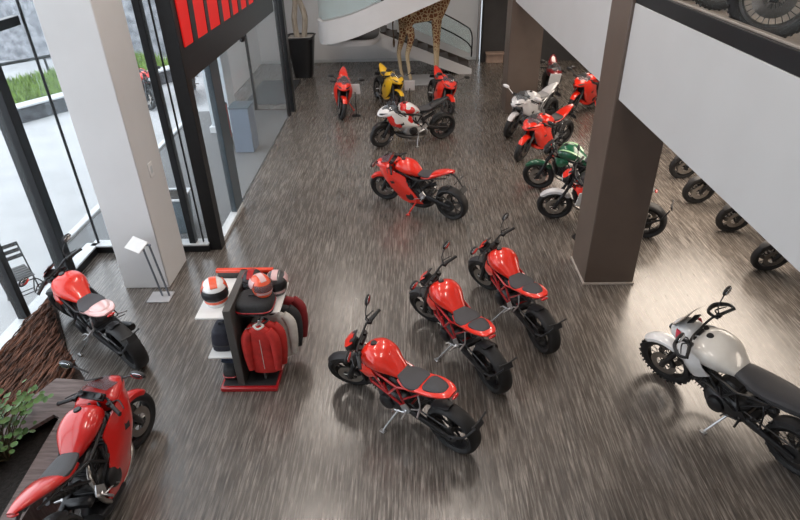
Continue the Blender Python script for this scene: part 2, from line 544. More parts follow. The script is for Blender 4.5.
    xt, zt_ = (-.93, .88) if adv else ((-.80, .965) if sport else (-.785, .87))
    b = MB(); b.ball((xt - .01, 0, zt_), (.02, .05, .016)); b.build('tail_lamp', TAILR, tl)
    # plate holder
    if plate:
        b = MB()
        if sport or adv:
            b.tube([(xt + .1, 0, zt_ - .03), (xt - .05, 0, zt_ - .08), (xt - .17, 0, zt_ - .25)], [.02, .014, .012], 8, 4)
            b.box((xt - .19, 0, zt_ - .3), (.012, .17, .11), (0, .5, 0), .004)
            for s in (-1, 1): b.tube([(xt - .1, 0, zt_ - .13), (xt - .11, s * .15, zt_ - .13)], [.006, .011], 6)
        else:
            b.tube([(rx, .12, rr_), (rx - .2, .13, .44), (rx - .32, .05, .6)], [.014, .013, .012], 8, 4)
            b.box((rx - .33, 0, .63), (.012, .12, .08), (0, .4, 0), .004)
            for s in (-1, 1): b.tube([(rx - .33, 0, .67), (rx - .33, s * .12, .69)], [.006, .012], 6)
        b.build('plate_holder', BLKP, root)
    b = MB(); arc_shell(b, (rx, 0, rr_), rr_ + .018, .07, 40, 88); b.build('rear_hugger', BLKP, root)
    # swingarm
    b = MB()
    for s in ((1, -1) if not sport else (1,)):
        b.loft([(-.17, s * .12, .42, .035, .05, .05), (-.35, s * .135, .40, .03, .05, .05), (-.55, s * .13, .355, .025, .04, .035), (-.79, s * .125, .318, .02, .028, .028)], 12, 3, 3)
    b.box((-.32, 0, .42), (.09, .26, .08), (0, 0, 0), .02)
    b.build('swingarm', G('swing', BLK), root)
    b = MB()
    b.tube([(-.2, .0, .52), (-.5, .05, .70)], .035, 10)
    for k in range(6): b.lathe([(.03, -.008), (.045, 0), (.03, .008)], (-.25 - k * .035, .008 + k * .007, .545 + k * .021), 'x', 12)
    b.build('shock_absorber', G('shock', ENG), root)
    # chain and sprocket
    b = MB()
    b.lathe([(.02, -.004), (.105, -.004), (.105, .004), (.02, .004)], (rx, .1, rr_), 'y', 24, closed=True)
    b.tube([(rx, .1, rr_ + .1), (-.2, .1, .46)], .009, 6); b.tube([(rx, .1, rr_ - .1), (-.2, .1, .36)], .009, 6)
    b.build('chain', ENG, root)
    # exhaust
    b = MB()
    b.tube([(.38, -.02, .44), (.46, -.05, .38), (.4, -.1, .25), (.15, -.12, .17), (-.12, -.12, .19)], .023, 10, 4)
    b.tube([(-.1, -.08, .62), (-.22, -.13, .55), (-.25, -.15, .36), (-.18, -.13, .22)], .023, 10, 4)
    ex = b.build('exhaust_pipe', STEEL, root)
    b = MB()
    if adv:
        b.loft([(-.3, -.2, .56, .035, .04), (-.36, -.21, .6, .055, .07), (-.65, -.22, .76, .06, .075), (-.72, -.22, .79, .04, .05)], 14, 3)
    elif sport:
        b.loft([(.12, 0, .17, .1, .05), (.05, 0, .165, .15, .06), (-.22, 0, .18, .15, .065), (-.32, -.03, .2, .1, .05)], 14, 3)
    else:
        b.loft([(-.1, -.16, .2, .035, .035), (-.18, -.18, .22, .055, .06), (-.42, -.21, .3, .06, .065), (-.5, -.22, .33, .04, .045)], 14, 3)
    b.build('muffler', G('muffler', BLK), root)
    # pegs and levers
    for s in (-1, 1):
        b = MB()
        b.tube([(-.2, s * .14, .42), (-.24, s * .17, .4)], .016, 8)
        b.prism([(-.16, .44), (-.24, .52), (-.3, .44), (-.25, .36), (-.18, .36)], s * .155, s * .168, 'y')
        b.tube([(-.24, s * .165, .4), (-.26, s * .28, .39)], [.013, .013], 8)
        b.tube([(-.22, s * .18, .38), (-.08, s * .19, .34)], [.008, .007], 6)
        b.tube([(-.08, s * .18, .34), (-.075, s * .23, .34)], .008, 6)
        if not sport:
            b.tube([(-.3, s * .15, .46), (-.44, s * .16, .58), (-.4, s * .12, .72)], .009, 6, 3)
            b.tube([(-.44, s * .16, .58), (-.48, s * .26, .57)], .011, 8)
        b.build('foot_peg', G('peg', ALU), root)
    if stand:
        zf = math.tan(D(lean)) * .34 + .012
        b = MB()
        b.tube([(-.1, .13, .3), (-.03, .26, .15), (.0, .335, zf + .01)], [.014, .012, .011], 8, 3)
        b.box((.005, .34, zf), (.07, .05, .012), (D(lean), 0, 0), .004)
        b.build('side_stand', G('stand', ALU), root)
    if kind == 'naked':
        for s in (-1, 1):
            b = MB()
            b.shell([[(.40, s * .14, .80), (.36, s * .19, .72), (.33, s * .17, .64)], [(.30, s * .185, .82), (.26, s * .205, .74), (.25, s * .185, .66)], [(.18, s * .185, .82), (.14, s * .19, .77), (.14, s * .18, .73)]], (0, -s * .01, 0))
            b.build('tank_shroud', G('shroud', body), root)
    if sport:
        b = MB()
        b.loft([(.845, 0, .80, .03, .02, .02), (.81, 0, .81, .09, .05, .05), (.72, 0, .835, .155, .09, .09), (.6, 0, .855, .20, .1, .13), (.48, 0, .86, .215, .085, .13), (.42, 0, .85, .2, .05, .1)], 22, 4, 2.2)
        nf = b.build('nose_fairing', G('nose', body), root, 60)
        for s in (-1, 1):
            b = MB(); b.loft([(.83, s * .035, .825, .012, .008), (.8, s * .075, .835, .03, .02), (.72, s * .125, .86, .028, .018), (.66, s * .165, .87, .012, .008)], 10, 3)
            b.build('headlight', BLKP, nf)
        b = MB()
        b.shell([[(.74, y * .85, .925 - abs(y) * .5) for y in (-.15, -.08, 0, .08, .15)], [(.6, y, 1.005 - abs(y) * .5) for y in (-.17, -.09, 0, .09, .17)], [(.45, y, 1.07 - abs(y) * .6) for y in (-.16, -.08, 0, .08, .16)]], (0, 0, .005))
        b.build('windscreen', C.get('screen', SMOKE), nf)
        for s in (-1, 1):
            b = MB()
            b.shell([[(.68, s * .15, .84), (.66, s * .17, .74), (.60, s * .16, .62), (.50, s * .13, .50)],
                     [(.54, s * .215, .86), (.50, s * .245, .72), (.46, s * .225, .55), (.40, s * .15, .36)],
                     [(.36, s * .215, .83), (.32, s * .25, .68), (.28, s * .22, .48), (.2, s * .15, .24)],
                     [(.18, s * .19, .77), (.14, s * .21, .62), (.02, s * .20, .40), (-.05, s * .14, .2)],
                     [(.10, s * .18, .73), (.05, s * .19, .58), (-.12, s * .17, .36), (-.2, s * .12, .22)]], (0, -s * .012, 0), 4)
            if C.get('half'): b.v = [Vector((p.x, p.y, .56 + (p.z - .56) * (.35 if p.z < .56 else 1))) for p in b.v]
            sf = b.build('side_fairing', G('fairing', body), root, 60)
            b = MB()
            b.prism([(.34, .70), (.42, .66), (.37, .58), (.30, .60)], s * .237, s * .25, 'y')
            b.build('air_vent', BLKP, sf)
        b = MB()
        b.loft([(.42, 0, .3, .07, .04, .04), (.3, 0, .24, .13, .07, .05), (.05, 0, .19, .14, .06, .05), (-.2, 0, .19, .11, .05, .04), (-.26, 0, .2, .06, .02, .02)], 18, 4)
        b.build('belly_pan', G('belly', body), root)
    if adv:
        b = MB()
        b.loft([(.74, 0, .93, .05, .05, .05), (.7, 0, .95, .11, .1, .1), (.6, 0, .97, .15, .13, .14), (.48, 0, .98, .15, .1, .12), (.43, 0, .97, .12, .05, .06)], 18, 4, 2.4)
        b.xf = None
        nf = b.build('nose_cowl', G('nose', body), root, 60)
        for s in (-1, 1):
            b = MB(); b.lathe([(0, .03), (.035, .025), (.042, 0), (.042, -.03)], (.715, s * .052, .955), 'x', 18); b.build('headlight', BLKP, nf)
            b = MB(); b.lathe([(0, .012), (.03, .006), (.032, 0)], (.742, s * .052, .955), 'x', 16); b.build('headlight_lens', LENS, nf)
            b = MB()
            b.shell([[(.62, s * .135, 1.05), (.6, s * .16, .95), (.55, s * .15, .86)], [(.55, s * .165, 1.06), (.53, s * .19, .95), (.48, s * .17, .83)]], (0, -s * .012, 0))
            b.build('red_stripe_panel', paint('pinkish red', (.7, .06, .1)), nf)
            b = MB()
            b.shell([[(.56, s * .16, .98), (.52, s * .2, .84), (.44, s * .17, .66)], [(.42, s * .22, 1.0), (.36, s * .255, .84), (.30, s * .2, .62)], [(.26, s * .24, .98), (.2, s * .25, .86), (.14, s * .19, .74)]], (0, -s * .012, 0))
            b.build('side_panel', G('panel', body), root)
        b = MB()
        b.shell([[(.69, y * .8, 1.04) for y in (-.14, -.07, 0, .07, .14)], [(.62, y - (0), 1.16 - abs(y) * .15) for y in (-.16, -.08, 0, .08, .16)], [(.52, y * .9, 1.32 - abs(y) * .25) for y in (-.15, -.08, 0, .08, .15)]], (-.005, 0, .003))
        b.build('windscreen', C.get('screen', SMOKE), nf)
    return root
# ------------------------------------------------------------------ room shell
def floor_material():
    m, N, L, b = nodes('streaked plank floor')
    tc = N.new('ShaderNodeTexCoord')
    def noise(scale, sx, sy, det=4, rough=.6):
        mp = N.new('ShaderNodeMapping'); mp.inputs['Scale'].default_value = (sx, sy, 1)
        n = N.new('ShaderNodeTexNoise'); n.inputs['Scale'].default_value = scale; n.inputs['Detail'].default_value = det; n.inputs['Roughness'].default_value = rough
        L.new(tc.outputs['Object'], mp.inputs[0]); L.new(mp.outputs[0], n.inputs['Vector'])
        return n.outputs['Fac']
    fine = noise(1, 85, 5, 3, .7)
    mid = noise(1, 45, 2.0, 2, .5)
    big = noise(.5, 1, 1, 3)
    br = N.new('ShaderNodeTexBrick')
    mp = N.new('ShaderNodeMapping'); mp.inputs['Rotation'].default_value = (0, 0, PI / 2)
    br.inputs['Scale'].default_value = 1; br.inputs['Brick Width'].default_value = 1.2; br.inputs['Row Height'].default_value = .16
    br.inputs['Mortar Size'].default_value = .003; br.inputs['Bias'].default_value = 0
    br.inputs['Color1'].default_value = (.36, .36, .36, 1); br.inputs['Color2'].default_value = (.64, .64, .64, 1); br.inputs['Mortar'].default_value = (.1, .1, .1, 1)
    L.new(tc.outputs['Object'], mp.inputs[0]); L.new(mp.outputs[0], br.inputs['Vector'])
    def mathn(op, a, c, v=None):
        k = N.new('ShaderNodeMath'); k.operation = op
        L.new(a, k.inputs[0])
        if v is None: L.new(c, k.inputs[1])
        else: k.inputs[1].default_value = v
        return k.outputs[0]
    bw = N.new('ShaderNodeRGBToBW'); L.new(br.outputs['Color'], bw.inputs[0])
    s = mathn('ADD', mathn('MULTIPLY', fine, None, .55), mathn('MULTIPLY', mid, None, .3))
    s = mathn('ADD', s, mathn('MULTIPLY', bw.outputs[0], None, .12))
    s = mathn('ADD', s, mathn('MULTIPLY', big, None, .06))
    r = N.new('ShaderNodeValToRGB'); e = r.color_ramp.elements
    e[0].position = .38; e[0].color = (.045, .040, .036, 1)
    e[1].position = .66; e[1].color = (.36, .32, .285, 1)
    k = e.new(.49); k.color = (.092, .080, .070, 1)
    k = e.new(.57); k.color = (.165, .145, .128, 1)
    L.new(s, r.inputs['Fac']); L.new(r.outputs['Color'], b.inputs['Base Color'])
    rr = N.new('ShaderNodeMapRange'); rr.inputs['From Min'].default_value = .35; rr.inputs['From Max'].default_value = .65
    rr.inputs['To Min'].default_value = .2; rr.inputs['To Max'].default_value = .32
    L.new(mid, rr.inputs['Value']); L.new(rr.outputs['Result'], b.inputs['Roughness'])
    bp = N.new('ShaderNodeBump'); bp.inputs['Strength'].default_value = .06; bp.inputs['Distance'].default_value = .01
    L.new(fine, bp.inputs['Height']); L.new(bp.outputs['Normal'], b.inputs['Normal'])
    b.inputs['Specular IOR Level'].default_value = .95
    return m

WALLW = mat('white wall paint', (.72, .73, .75), .55, 0, 0, .015, 3)
FASC = mat('white fascia paint', (.50, .51, .52), .5, 0, 0, .015, 2)
COLW = mat('white column plaster', (.70, .695, .70), .55, 0, 0, .02, 2)
COLD = mat('brown grey column laminate', (.115, .086, .07), .38, 0, 0, .05, 4)
DARK = mat('charcoal wall panel', (.035, .033, .034), .5, 0, 0, .1, 3)
FRM = mat('black window aluminium', (.014, .015, .017), .35, .3, 0, .1, 20)
FRMB = mat('blue grey aluminium panel', (.085, .115, .14), .35, .2, 0, .05, 10)
SILL = mat('pale stone sill', (.6, .63, .65), .35, 0, 0, .04, 8)
GLS = glass('window glass', (.8, .9, .95), .06)
GLT = glass('balustrade glass', (.55, .78, .8), .22)
def S(o): return struct(o)

b = MB()
P = [(-5.2, -2), (9, -2), (9, 21), (-5.2, 21), (-5.2, 15.7), (-3.2, 15.7), (-3.2, 8.2), (-5.2, 8.2)]
b.prism(P, -.12, 0); S(b.build('floor', floor_material()))
b = MB(); b.box((1.9, 9.5, 7.3), (14.6, 23.4, .2)); S(b.build('ceiling', WALLW))
b = MB(); b.box((-1.45, 21.1, 3.6), (7.7, .2, 7.3)); S(b.build('wall_back', WALLW))
b = MB(); b.box((5.75, 20.75, 3.6), (6.7, .3, 7.3)); S(b.build('wall_charcoal', DARK))
b = MB(); b.box((9.1, 9.5, 3.6), (.2, 23.2, 7.3)); S(b.build('wall_right', WALLW))
b = MB(); b.box((1.9, -2.1, 3.6), (14.6, .2, 7.3)); S(b.build('wall_front', WALLW))
b = MB(); b.box((-5.3, 18.35, 3.6), (.2, 5.5, 7.3)); S(b.build('wall_left', WALLW))
b = MB(); b.box((-5.3, -1.25, 3.6), (.2, 1.5, 7.3)); S(b.build('wall_corner', WALLW))
b = MB(); b.box((-1.4, 20.985, .05), (7.6, .03, .1)); S(b.build('baseboard_back', SILL))
# mezzanine: white fascia slab, dark edge, trim, floor
b = MB(); b.box((5.75, 9.5, 3.2225), (6.5, 22.9, 1.075), bev=.004); S(b.build('mezzanine_slab', FASC))
b = MB(); b.box((2.57, 9.5, 3.835), (.13, 22.9, .145), bev=.004); S(b.build('trim_1', FRM))
b = MB(); b.box((2.55, 9.5, 3.918), (.05, 22.9, .02), bev=.004); S(b.build('trim_2', mat('beige edge profile', (.30, .27, .24), .4, .2, 0, .04, 10)))
b = MB(); b.box((2.65, 9.5, 3.79), (.03, 22.9, .05), bev=.004); S(b.build('trim_3', mat('beige edge profile', (.30, .27, .24))))
mzf = mat('beige mezzanine floor', (.32, .27, .22), .4, 0, 0, .15, 6)
b = MB(); b.box((5.82, 9.5, 3.767), (6.35, 22.8, .012), bev=.002); S(b.build('mezzanine_floor', mzf))
b = MB(); b.box((2.60, 9.5, 4.42), (.014, 22.8, 1.0), bev=.002); S(b.build('mezzanine_glass', glass('railing glass', (.8, .9, .92), .012, .3)))
# columns
for nm, x0, x1, y0, y1, m_ in (('column_white', -4.24, -3.58, 7.09, 7.87, COLW), ('column_brown', 2.462, 3.16, 7.04, 7.76, COLD), ('column_far', 2.43, 3.22, 14.95, 15.7, COLD)):
    b = MB(); b.box(((x0 + x1) / 2, (y0 + y1) / 2, 3.6), (x1 - x0, y1 - y0, 7.2), bev=.012)
    S(b.build(nm, m_))
    if nm == 'column_brown':
        b = MB(); b.box(((x0 + x1) / 2, (y0 + y1) / 2, .02), (x1 - x0 + .03, y1 - y0 + .03, .04), bev=.006); S(b.build('trim_4', mat('light column base strip', (.45, .40, .36), .4, 0, 0, .05, 10)))
# glass fronts
def window(nm, p0, p1, z0, z1, posts, rails, th=.02, sill=True):
    """glazed front from p0 to p1: glass pane, mullions (dist, width, depth), rails (z, height)"""
    p0 = Vector((*p0, 0)); p1 = Vector((*p1, 0)); d = (p1 - p0); Lg = d.length; d.normalize()
    a = math.atan2(d.y, d.x); mid = (p0 + p1) / 2
    fr = MB()
    for t, w, dep in posts:
        q = p0 + d * t; fr.box((q.x, q.y, (z0 + z1) / 2), (w, dep, z1 - z0), (0, 0, a), .006)
    for z, h in rails:
        fr.box((mid.x, mid.y, z), (Lg, .1, h), (0, 0, a), .006)
    o = fr.build(nm, FRM); S(o)
    g = MB(); g.box((mid.x, mid.y, (z0 + z1) / 2), (Lg, th, z1 - z0), (0, 0, a), .002)
    g.build('glass_pane', GLS, o)
    if sill:
        s = MB(); s.box((mid.x, mid.y, .06), (Lg, .16, .12), (0, 0, a), .006); s.build('window_plinth', FRM, o)
        s = MB(); s.box((mid.x, mid.y, .135), (Lg, .2, .03), (0, 0, a), .004); s.build('window_sill', SILL, o)
    return o
window('window_1', (-5.2, -.5), (-5.2, 8.2), 0, 7.2, [(.1, .16, .14), (3.4, .12, .14), (6.72, .10, .13), (7.85, .18, .2)], [(3.55, .12), (7.1, .2)])
window('window_2', (-5.2, 8.2), (-3.28, 8.2), 0, 7.2, [(.1, .03, .04), (1.66, .1, .12), (1.82, .02, .04)], [(7.1, .2)])
w3 = window('window_3', (-3.2, 8.36), (-3.2, 15.7), 0, 7.2, [(-.08, .2, .2), (7.2, .26, .18), (6.75, .05, .1)], [(7.1, .2)], sill=False)
b = MB(); b.box((-3.2, 9.62, 3.4), (.1, .44, 6.8), (0, 0, 0), .006); b.build('window_panel', FRMB, w3)
b = MB(); b.box((-3.2, 9.1, .035), (.14, 1.4, .07), bev=.006); b.build('window_sill', SILL, w3)
window('window_4', (-5.2, 15.7), (-3.28, 15.7), 0, 7.2, [(.1, .1, .1), (1.0, .06, .08)], [(7.1, .2)], sill=False)

# ------------------------------------------------------------------ outside
b = MB(); b.box((-16, 12, -.17), (60, 60, .08)); o = b.build('pavement', mat('pale concrete pavement', (.42, .43, .44), .8, 0, 0, .06, 1.5)); S(o)
b = MB(); b.box((-4.5, 11.9, -.06), (2.55, 7.5, .12)); o = b.build('porch_paving', mat('grey speckled paving with shade', (.13, .135, .14), .7, 0, 0, .35, 60)); S(o)  # dark grey paving; its tone also holds the shade under the building canopy
b = MB(); b.box((-5.86, 11.9, -.04), (.14, 7.6, .17)); S(b.build('porch_kerb', SILL))
b = MB(); b.box((-12.2, 23.2, 1.6), (13, .5, 3.6)); S(b.build('stone_wall', mat('grey rubble stone', (.16, .17, .19), .9, 0, 0, 0, 4, .8, (1, 1, 1), (.36, .37, .40))))
b = MB(); b.box((-9.1, 17.6, .06), (6.4, .35, .42), (0, 0, .98)); o = S(b.build('planter_kerb', mat('dark stone kerb', (.07, .075, .085), .8, 0, 0, .4, 6)))
b = MB(); b.box((-9.1, 17.6, .29), (6.4, .42, .05), (0, 0, .98)); b.build('kerb_cap', SILL, o)
b = MB(); b.box((-10.6, 18.6, .05), (6.4, 3.2, .3), (0, 0, .98)); S(b.build('lawn_bank', mat('lawn soil', (.06, .1, .03), .9, 0, 0, .3, 5)))
b = MB()
for k in range(4200):
    p_, q_ = R_.uniform(-3.1, 3.1), R_.uniform(-1.5, 1.5); x = -10.6 + .557 * p_ - .83 * q_; y = 18.6 + .83 * p_ + .557 * q_; h = R_.uniform(.1, .28)
    a = R_.uniform(0, PI); dx, dy = .025 * math.cos(a), .025 * math.sin(a); lx, ly = R_.uniform(-.1, .1), R_.uniform(-.1, .1)
    b.add([(x - dx, y - dy, .19), (x + dx, y + dy, .19), (x + lx, y + ly, .19 + h)], [(0, 1, 2)])
tag(b.build('grass', mat('bright grass blades', (.2, .32, .06), .8, 0, 0, .4, 3)), 'bright green grass on the raised bank behind the outdoor kerb', 'grass', kind='stuff')
b = MB(); b.box((-12.1, 18.55, .78), (4.6, .07, .09), (0, 0, .85))
for k in range(4): b.box((-12.1 + (k - 1.5) * .95, 18.55 + (k - 1.5) * 1.08, .33), (.06, .06, .9))
tag(b.build('metal_railing', FRM), 'low dark metal railing in front of the outdoor stone wall', 'railing')
b = MB(); b.box((-4.62, 14.2, 3.4), (.5, .6, 6.8), bev=.01); o = S(b.build('column_porch', mat('pale blue grey render', (.5, .56, .6), .7, 0, 0, .04, 3)))
b = MB(); b.box((-4.62, 14.2, .08), (.62, .72, .16), bev=.01); b.build('column_base', SILL, o)
# outdoor chair by the left window
def folding_chair(loc, rz):
    t = thing('folding_chair', 'black metal folding chair standing outside the left window', 'chair', loc, (0, 0, rz))
    b = MB(); b.tube([(-.2, -.2, 0), (.18, -.2, .85)], .011, 8); b.tube([(-.2, .2, 0), (.18, .2, .85)], .011, 8); b.tube([(-.13, -.2, .16), (-.13, .2, .16)], .008, 6); b.build('rear_frame', FRM, t)
    b = MB(); b.tube([(.2, -.18, 0), (-.2, -.18, .46)], .011, 8); b.tube([(.2, .18, 0), (-.2, .18, .46)], .011, 8); b.tube([(.13, -.18, .08), (.13, .18, .08)], .008, 6); b.build('front_frame', FRM, t)
    b = MB()
    for k in range(6): b.box((-.2 + k * .075, 0, .46), (.055, .38, .015))
    b.build('seat', FRM, t)
    b = MB()
    for k in range(3): b.box((.115 + k * .035, 0, .66 + k * .08), (.014, .4, .055), (0, .4, 0))
    b.build('backrest', FRM, t)
folding_chair((-5.72, 7.0, -.13), 2.4)
# items on the porch
t = thing('display_plinth', 'blue grey box plinth standing outside on the porch paving', 'plinth', (-3.75, 12.75, 0))
b = MB(); b.box((0, 0, .5), (.42, .5, 1.0), bev=.01); b.build('plinth_body', mat('slate blue laminate', (.16, .2, .26), .4, 0, 0, .05, 5), t)
b = MB(); b.box((0, 0, 1.01), (.46, .54, .03)); b.build('plinth_top', FRMB, t)
t = thing('sign_post', 'small black and red sign post left of the porch plinth', 'sign', (-4.2, 12.9, 0))
b = MB(); b.box((0, 0, .5), (.12, .3, 1.0)); b.build('post', FRM, t)
b = MB(); b.box((0.062, 0, .6), (.012, .12, .75)); b.build('red_stripe', RED, t)
t = thing('planter_box', 'grey square planter box with pale rim outside behind white column', 'planter', (-4.05, 8.95, 0))
b = MB(); b.loft([(0.0, 0, 0, .2, .2), (.02, 0, 0, .21, .21), (.6, 0, 0, .24, .24), (.62, 0, 0, .24, .24)], 24, 2, 8, axis='z'); b.build('planter_body', mat('blue grey fibre cement', (.12, .16, .19), .6, 0, 0, .08, 6), t)
b = MB()
for sx, sy, w, h in ((0, .23, .52, .05), (0, -.23, .52, .05), (.23, 0, .05, .42), (-.23, 0, .05, .42)): b.box((sx, sy, .635), (w, h, .03))
b.build('planter_rim', SILL, t)
b = MB(); b.box((0, 0, .622), (.42, .42, .01)); b.build('planter_soil', mat('dark soil', (.03, .025, .02), .95, 0, 0, .4, 20, .5), t)

# sign box above the entrance
t = thing('entrance_sign', 'dark sign box with red illuminated panels above the entrance', 'sign', (-3.1, 11.3, 0))
b = MB(); b.box((-.05, 0, 3.75), (.1, 6.1, 2.14), bev=.008); b.build('sign_box', mat('dark grey sign metal', (.03, .03, .033), .4, .4, 0, .08, 8), t)
b = MB(); b.box((.01, -.6, 3.96), (.02, 4.7, 1.66), bev=.004); rp = b.build('red_panel', emit('red illuminated acrylic', (.72, .012, .01), .3), t)
b = MB()
for y0, w in ((-2.6, .2), (-1.9, .14), (-1.2, .2), (-.55, .16), (.0, .2), (.62, .16), (1.2, .2)):
    b.prism([(y0, 3.13), (y0 + w, 3.13), (y0 + w + .16, 4.79), (y0 + .16, 4.79)], .018, .03, 'x')
b.build('dark_stroke', FRM, t)
# small dome camera under the sign
t = thing('dome_camera', 'small black dome camera under the entrance sign box', 'camera', (-3.15, 11.5, 2.665))
b = MB(); b.lathe([(0, 0), (.07, 0), (.07, -.03), (0, -.03)], (0, 0, 0), 'z', 16); b.build('mount', BLKP, t)
b = MB(); b.ball((0, 0, -.04), .055); b.build('dome', BLK, t)
# ------------------------------------------------------------------ staircase
TREAD = mat('dark brown stair tread', (.05, .04, .035), .5, 0, 0, .2, 6)
STW = mat('white stair stringer', (.70, .70, .71), .45, 0, 0, .015, 3)
t = thing('staircase', 'white half-turn staircase with dark treads and glass balustrade', 'staircase', (0, 0, 0))
# upper flight: curved white band rising to the right in front
PATH = [(-2.63, 18.35, 1.57), (-2.6, 18.0, 1.58), (-2.36, 17.6, 1.59), (-1.58, 17.4, 1.79), (-.65, 17.2, 2.17), (.28, 17.0, 2.56), (1.2, 16.8, 2.95), (2.2, 16.5, 3.4)]
pp = catmull([list(p) for p in PATH], 5)
V = []; F = []
for i, p in enumerate(pp):
    q0 = Vector(pp[max(i - 1, 0)]); q1 = Vector(pp[min(i + 1, len(pp) - 1)]); d = (q1 - q0); d.z = 0; d.normalize()
    n = Vector((-d.y, d.x, 0)) * .05
    p = Vector(p)
    for s, h in ((-1, -.31), (-1, .31), (1, .31), (1, -.31)):
        V.append(p + n * s + Vector((0, 0, h)))
for i in range(len(pp) - 1):
    for j in range(4): F.append((i * 4 + j, i * 4 + (j + 1) % 4, (i + 1) * 4 + (j + 1) % 4, (i + 1) * 4 + j))
F += [(0, 1, 2, 3), tuple(len(V) - 4 + j for j in range(4))]
b = MB(); b.add(V, F); b.build('outer_stringer', STW, t)
b = MB()
V = []; F = []
for i, p in enumerate(pp):
    q0 = Vector(pp[max(i - 1, 0)]); q1 = Vector(pp[min(i + 1, len(pp) - 1)]); d = (q1 - q0); d.z = 0; d.normalize()
    n = Vector((-d.y, d.x, 0)); p = Vector(p); k = min(1.0, .15 + i / 8)
    if i < 12: wv = Vector((.0, 1, 0)) * 1.15 * k if i > 3 else Vector((1, .2, 0)) * .3
    else: wv = n * 1.2
    V += [p + n * .04 + Vector((0, 0, -.305)), p + wv + Vector((0, 0, -.305)), p + wv + Vector((0, 0, -.17)), p + n * .04 + Vector((0, 0, -.17))]
for i in range(len(pp) - 1):
    for j in range(4): F.append((i * 4 + j, i * 4 + (j + 1) % 4, (i + 1) * 4 + (j + 1) % 4, (i + 1) * 4 + j))
F += [(0, 1, 2, 3), tuple(len(V) - 4 + j for j in range(4))]
b.add(V, F); b.build('flight_soffit', STW, t)
b = MB()
b.loft([(1.16, -1.75, 19.05, .82, 1.2), (1.2, -1.75, 19.05, .84, 1.22), (1.3, -1.75, 19.05, .84, 1.22), (1.32, -1.75, 19.05, .83, 1.2)], 40, 1, 4, axis='z'); b.build('landing', STW, t)
b = MB(); b.loft([(1.325, -1.75, 19.05, .81, 1.18), (1.34, -1.75, 19.05, .81, 1.18)], 40, 1, 4, axis='z'); b.build('landing_cover', TREAD, t)
for k in range(10):
    p = Vector(catmull([list(q) for q in PATH[2:]], 10)[3 + k * 4]) if 3 + k * 4 < 51 else None
    if p: b = MB(); b.box((p.x + .1, p.y + .62, p.z + .0), (.34, 1.1, .04), (0, 0, -.35)); b.build('stair_tread', TREAD, t)
# glass along the upper flight
V = []; F = []
for i, p in enumerate(pp):
    V += [Vector(p) + Vector((0, .0, .36)), Vector(p) + Vector((0, 0, 1.3)), Vector(p) + Vector((0, .015, 1.3)), Vector(p) + Vector((0, .015, .36))]
for i in range(len(pp) - 1):
    for j in range(4): F.append((i * 4 + j, i * 4 + (j + 1) % 4, (i + 1) * 4 + (j + 1) % 4, (i + 1) * 4 + j))
b = MB(); b.add(V, F); b.build('glass_balustrade', GLT, t)
b = MB(); b.tube([tuple(Vector(p) + Vector((0, .01, 1.32))) for p in PATH], .025, 8, 4); b.build('handrail', FRM, t)
# lower flight
n_ = 9
for k in range(n_):
    x = 1.72 - k * .33; z = (k + 1) * 1.32 / n_
    b = MB(); b.box((x, 19.66, z - .03), (.36, 1.1, .06)); b.box((x + .16, 19.66, z - .11), (.03, 1.1, .12)); b.build('stair_tread', TREAD, t)
for y in (19.06, 20.26):
    b = MB(); b.prism([(1.95, 0), (1.55, 0), (-1.2, .98), (-1.2, 1.32), (-1.0, 1.32), (1.95, .16)], y - .03, y + .03, 'y'); b.build('stringer', STW if y < 20 else TREAD, t)
b = MB(); b.prism([(2.0, .35), (2.0, 1.15), (-1.1, 2.6), (-1.1, 1.7)], 20.3, 20.315, 'y'); b.build('glass_balustrade', GLT, t)
for dz in (0, -.45):
    b = MB(); b.tube([(2.05, 20.3, .25), (2.03, 20.3, 1.0 + dz), (1.7, 20.3, 1.3 + dz), (.8, 20.3, 1.75 + dz), (-1.1, 20.3, 2.6 + dz)], .022, 8, 5); b.build('handrail', FRM, t)
b = MB(); b.tube([(2.25, 20.35, 0), (2.25, 20.35, 3.4)], .035, 10); b.build('steel_post', ALU, t)
b = MB(); b.box((2.85, 20.4, .33), (.62, .3, .05), bev=.006)
b.box((2.85, 20.46, .155), (.58, .16, .31))
tag(b.build('wall_bench', mat('light timber bench', (.35, .25, .2), .5, 0, 0, .1, 6)), 'narrow pale timber bench along the charcoal wall beside stairs', 'bench')

# ------------------------------------------------------------------ potted tree
t = thing('potted_tree', 'tall black tapered pot with twin-trunk tree against white wall', 'plant', (-3.42, 19.2, 0))
b = MB(); b.loft([(0, 0, 0, .27, .27), (.02, 0, 0, .28, .28), (1.15, 0, 0, .42, .42), (1.2, 0, 0, .43, .43)], 32, 2, 5, axis='z'); b.build('pot', mat('black planter gloss', (.012, .012, .013), .35, 0, 0, .1, 10), t)
b = MB()
for s in (1, -1): b.box((0, s * .4, 1.21), (.86, .06, .03)); b.box((s * .4, 0, 1.21), (.06, .8, .03))
b.build('pot_rim', BLKP, t)
b = MB(); b.box((0, 0, 1.19), (.74, .74, .03)); b.build('gravel', mat('pale gravel', (.4, .38, .36), .9, 0, 0, .3, 60, .6), t)
bark = mat('pale trunk bark', (.38, .33, .27), .85, 0, 0, .25, 14, .6, (1, 1, .3))
for pth, r in (([(-.1, .0, 1.2), (-.13, 0, 1.7), (-.05, .02, 2.3), (-.15, 0, 3.0), (-.3, 0, 3.8)], [.09, .085, .08, .07, .04]), ([(.12, 0, 1.2), (.2, 0, 1.8), (.05, .05, 2.4), (.12, .02, 3.0), (.4, .1, 3.9)], [.08, .09, .075, .07, .04])):
    b = MB(); b.tube(pth, r, 12, 6); tr = b.build('trunk', bark, t)
b = MB()
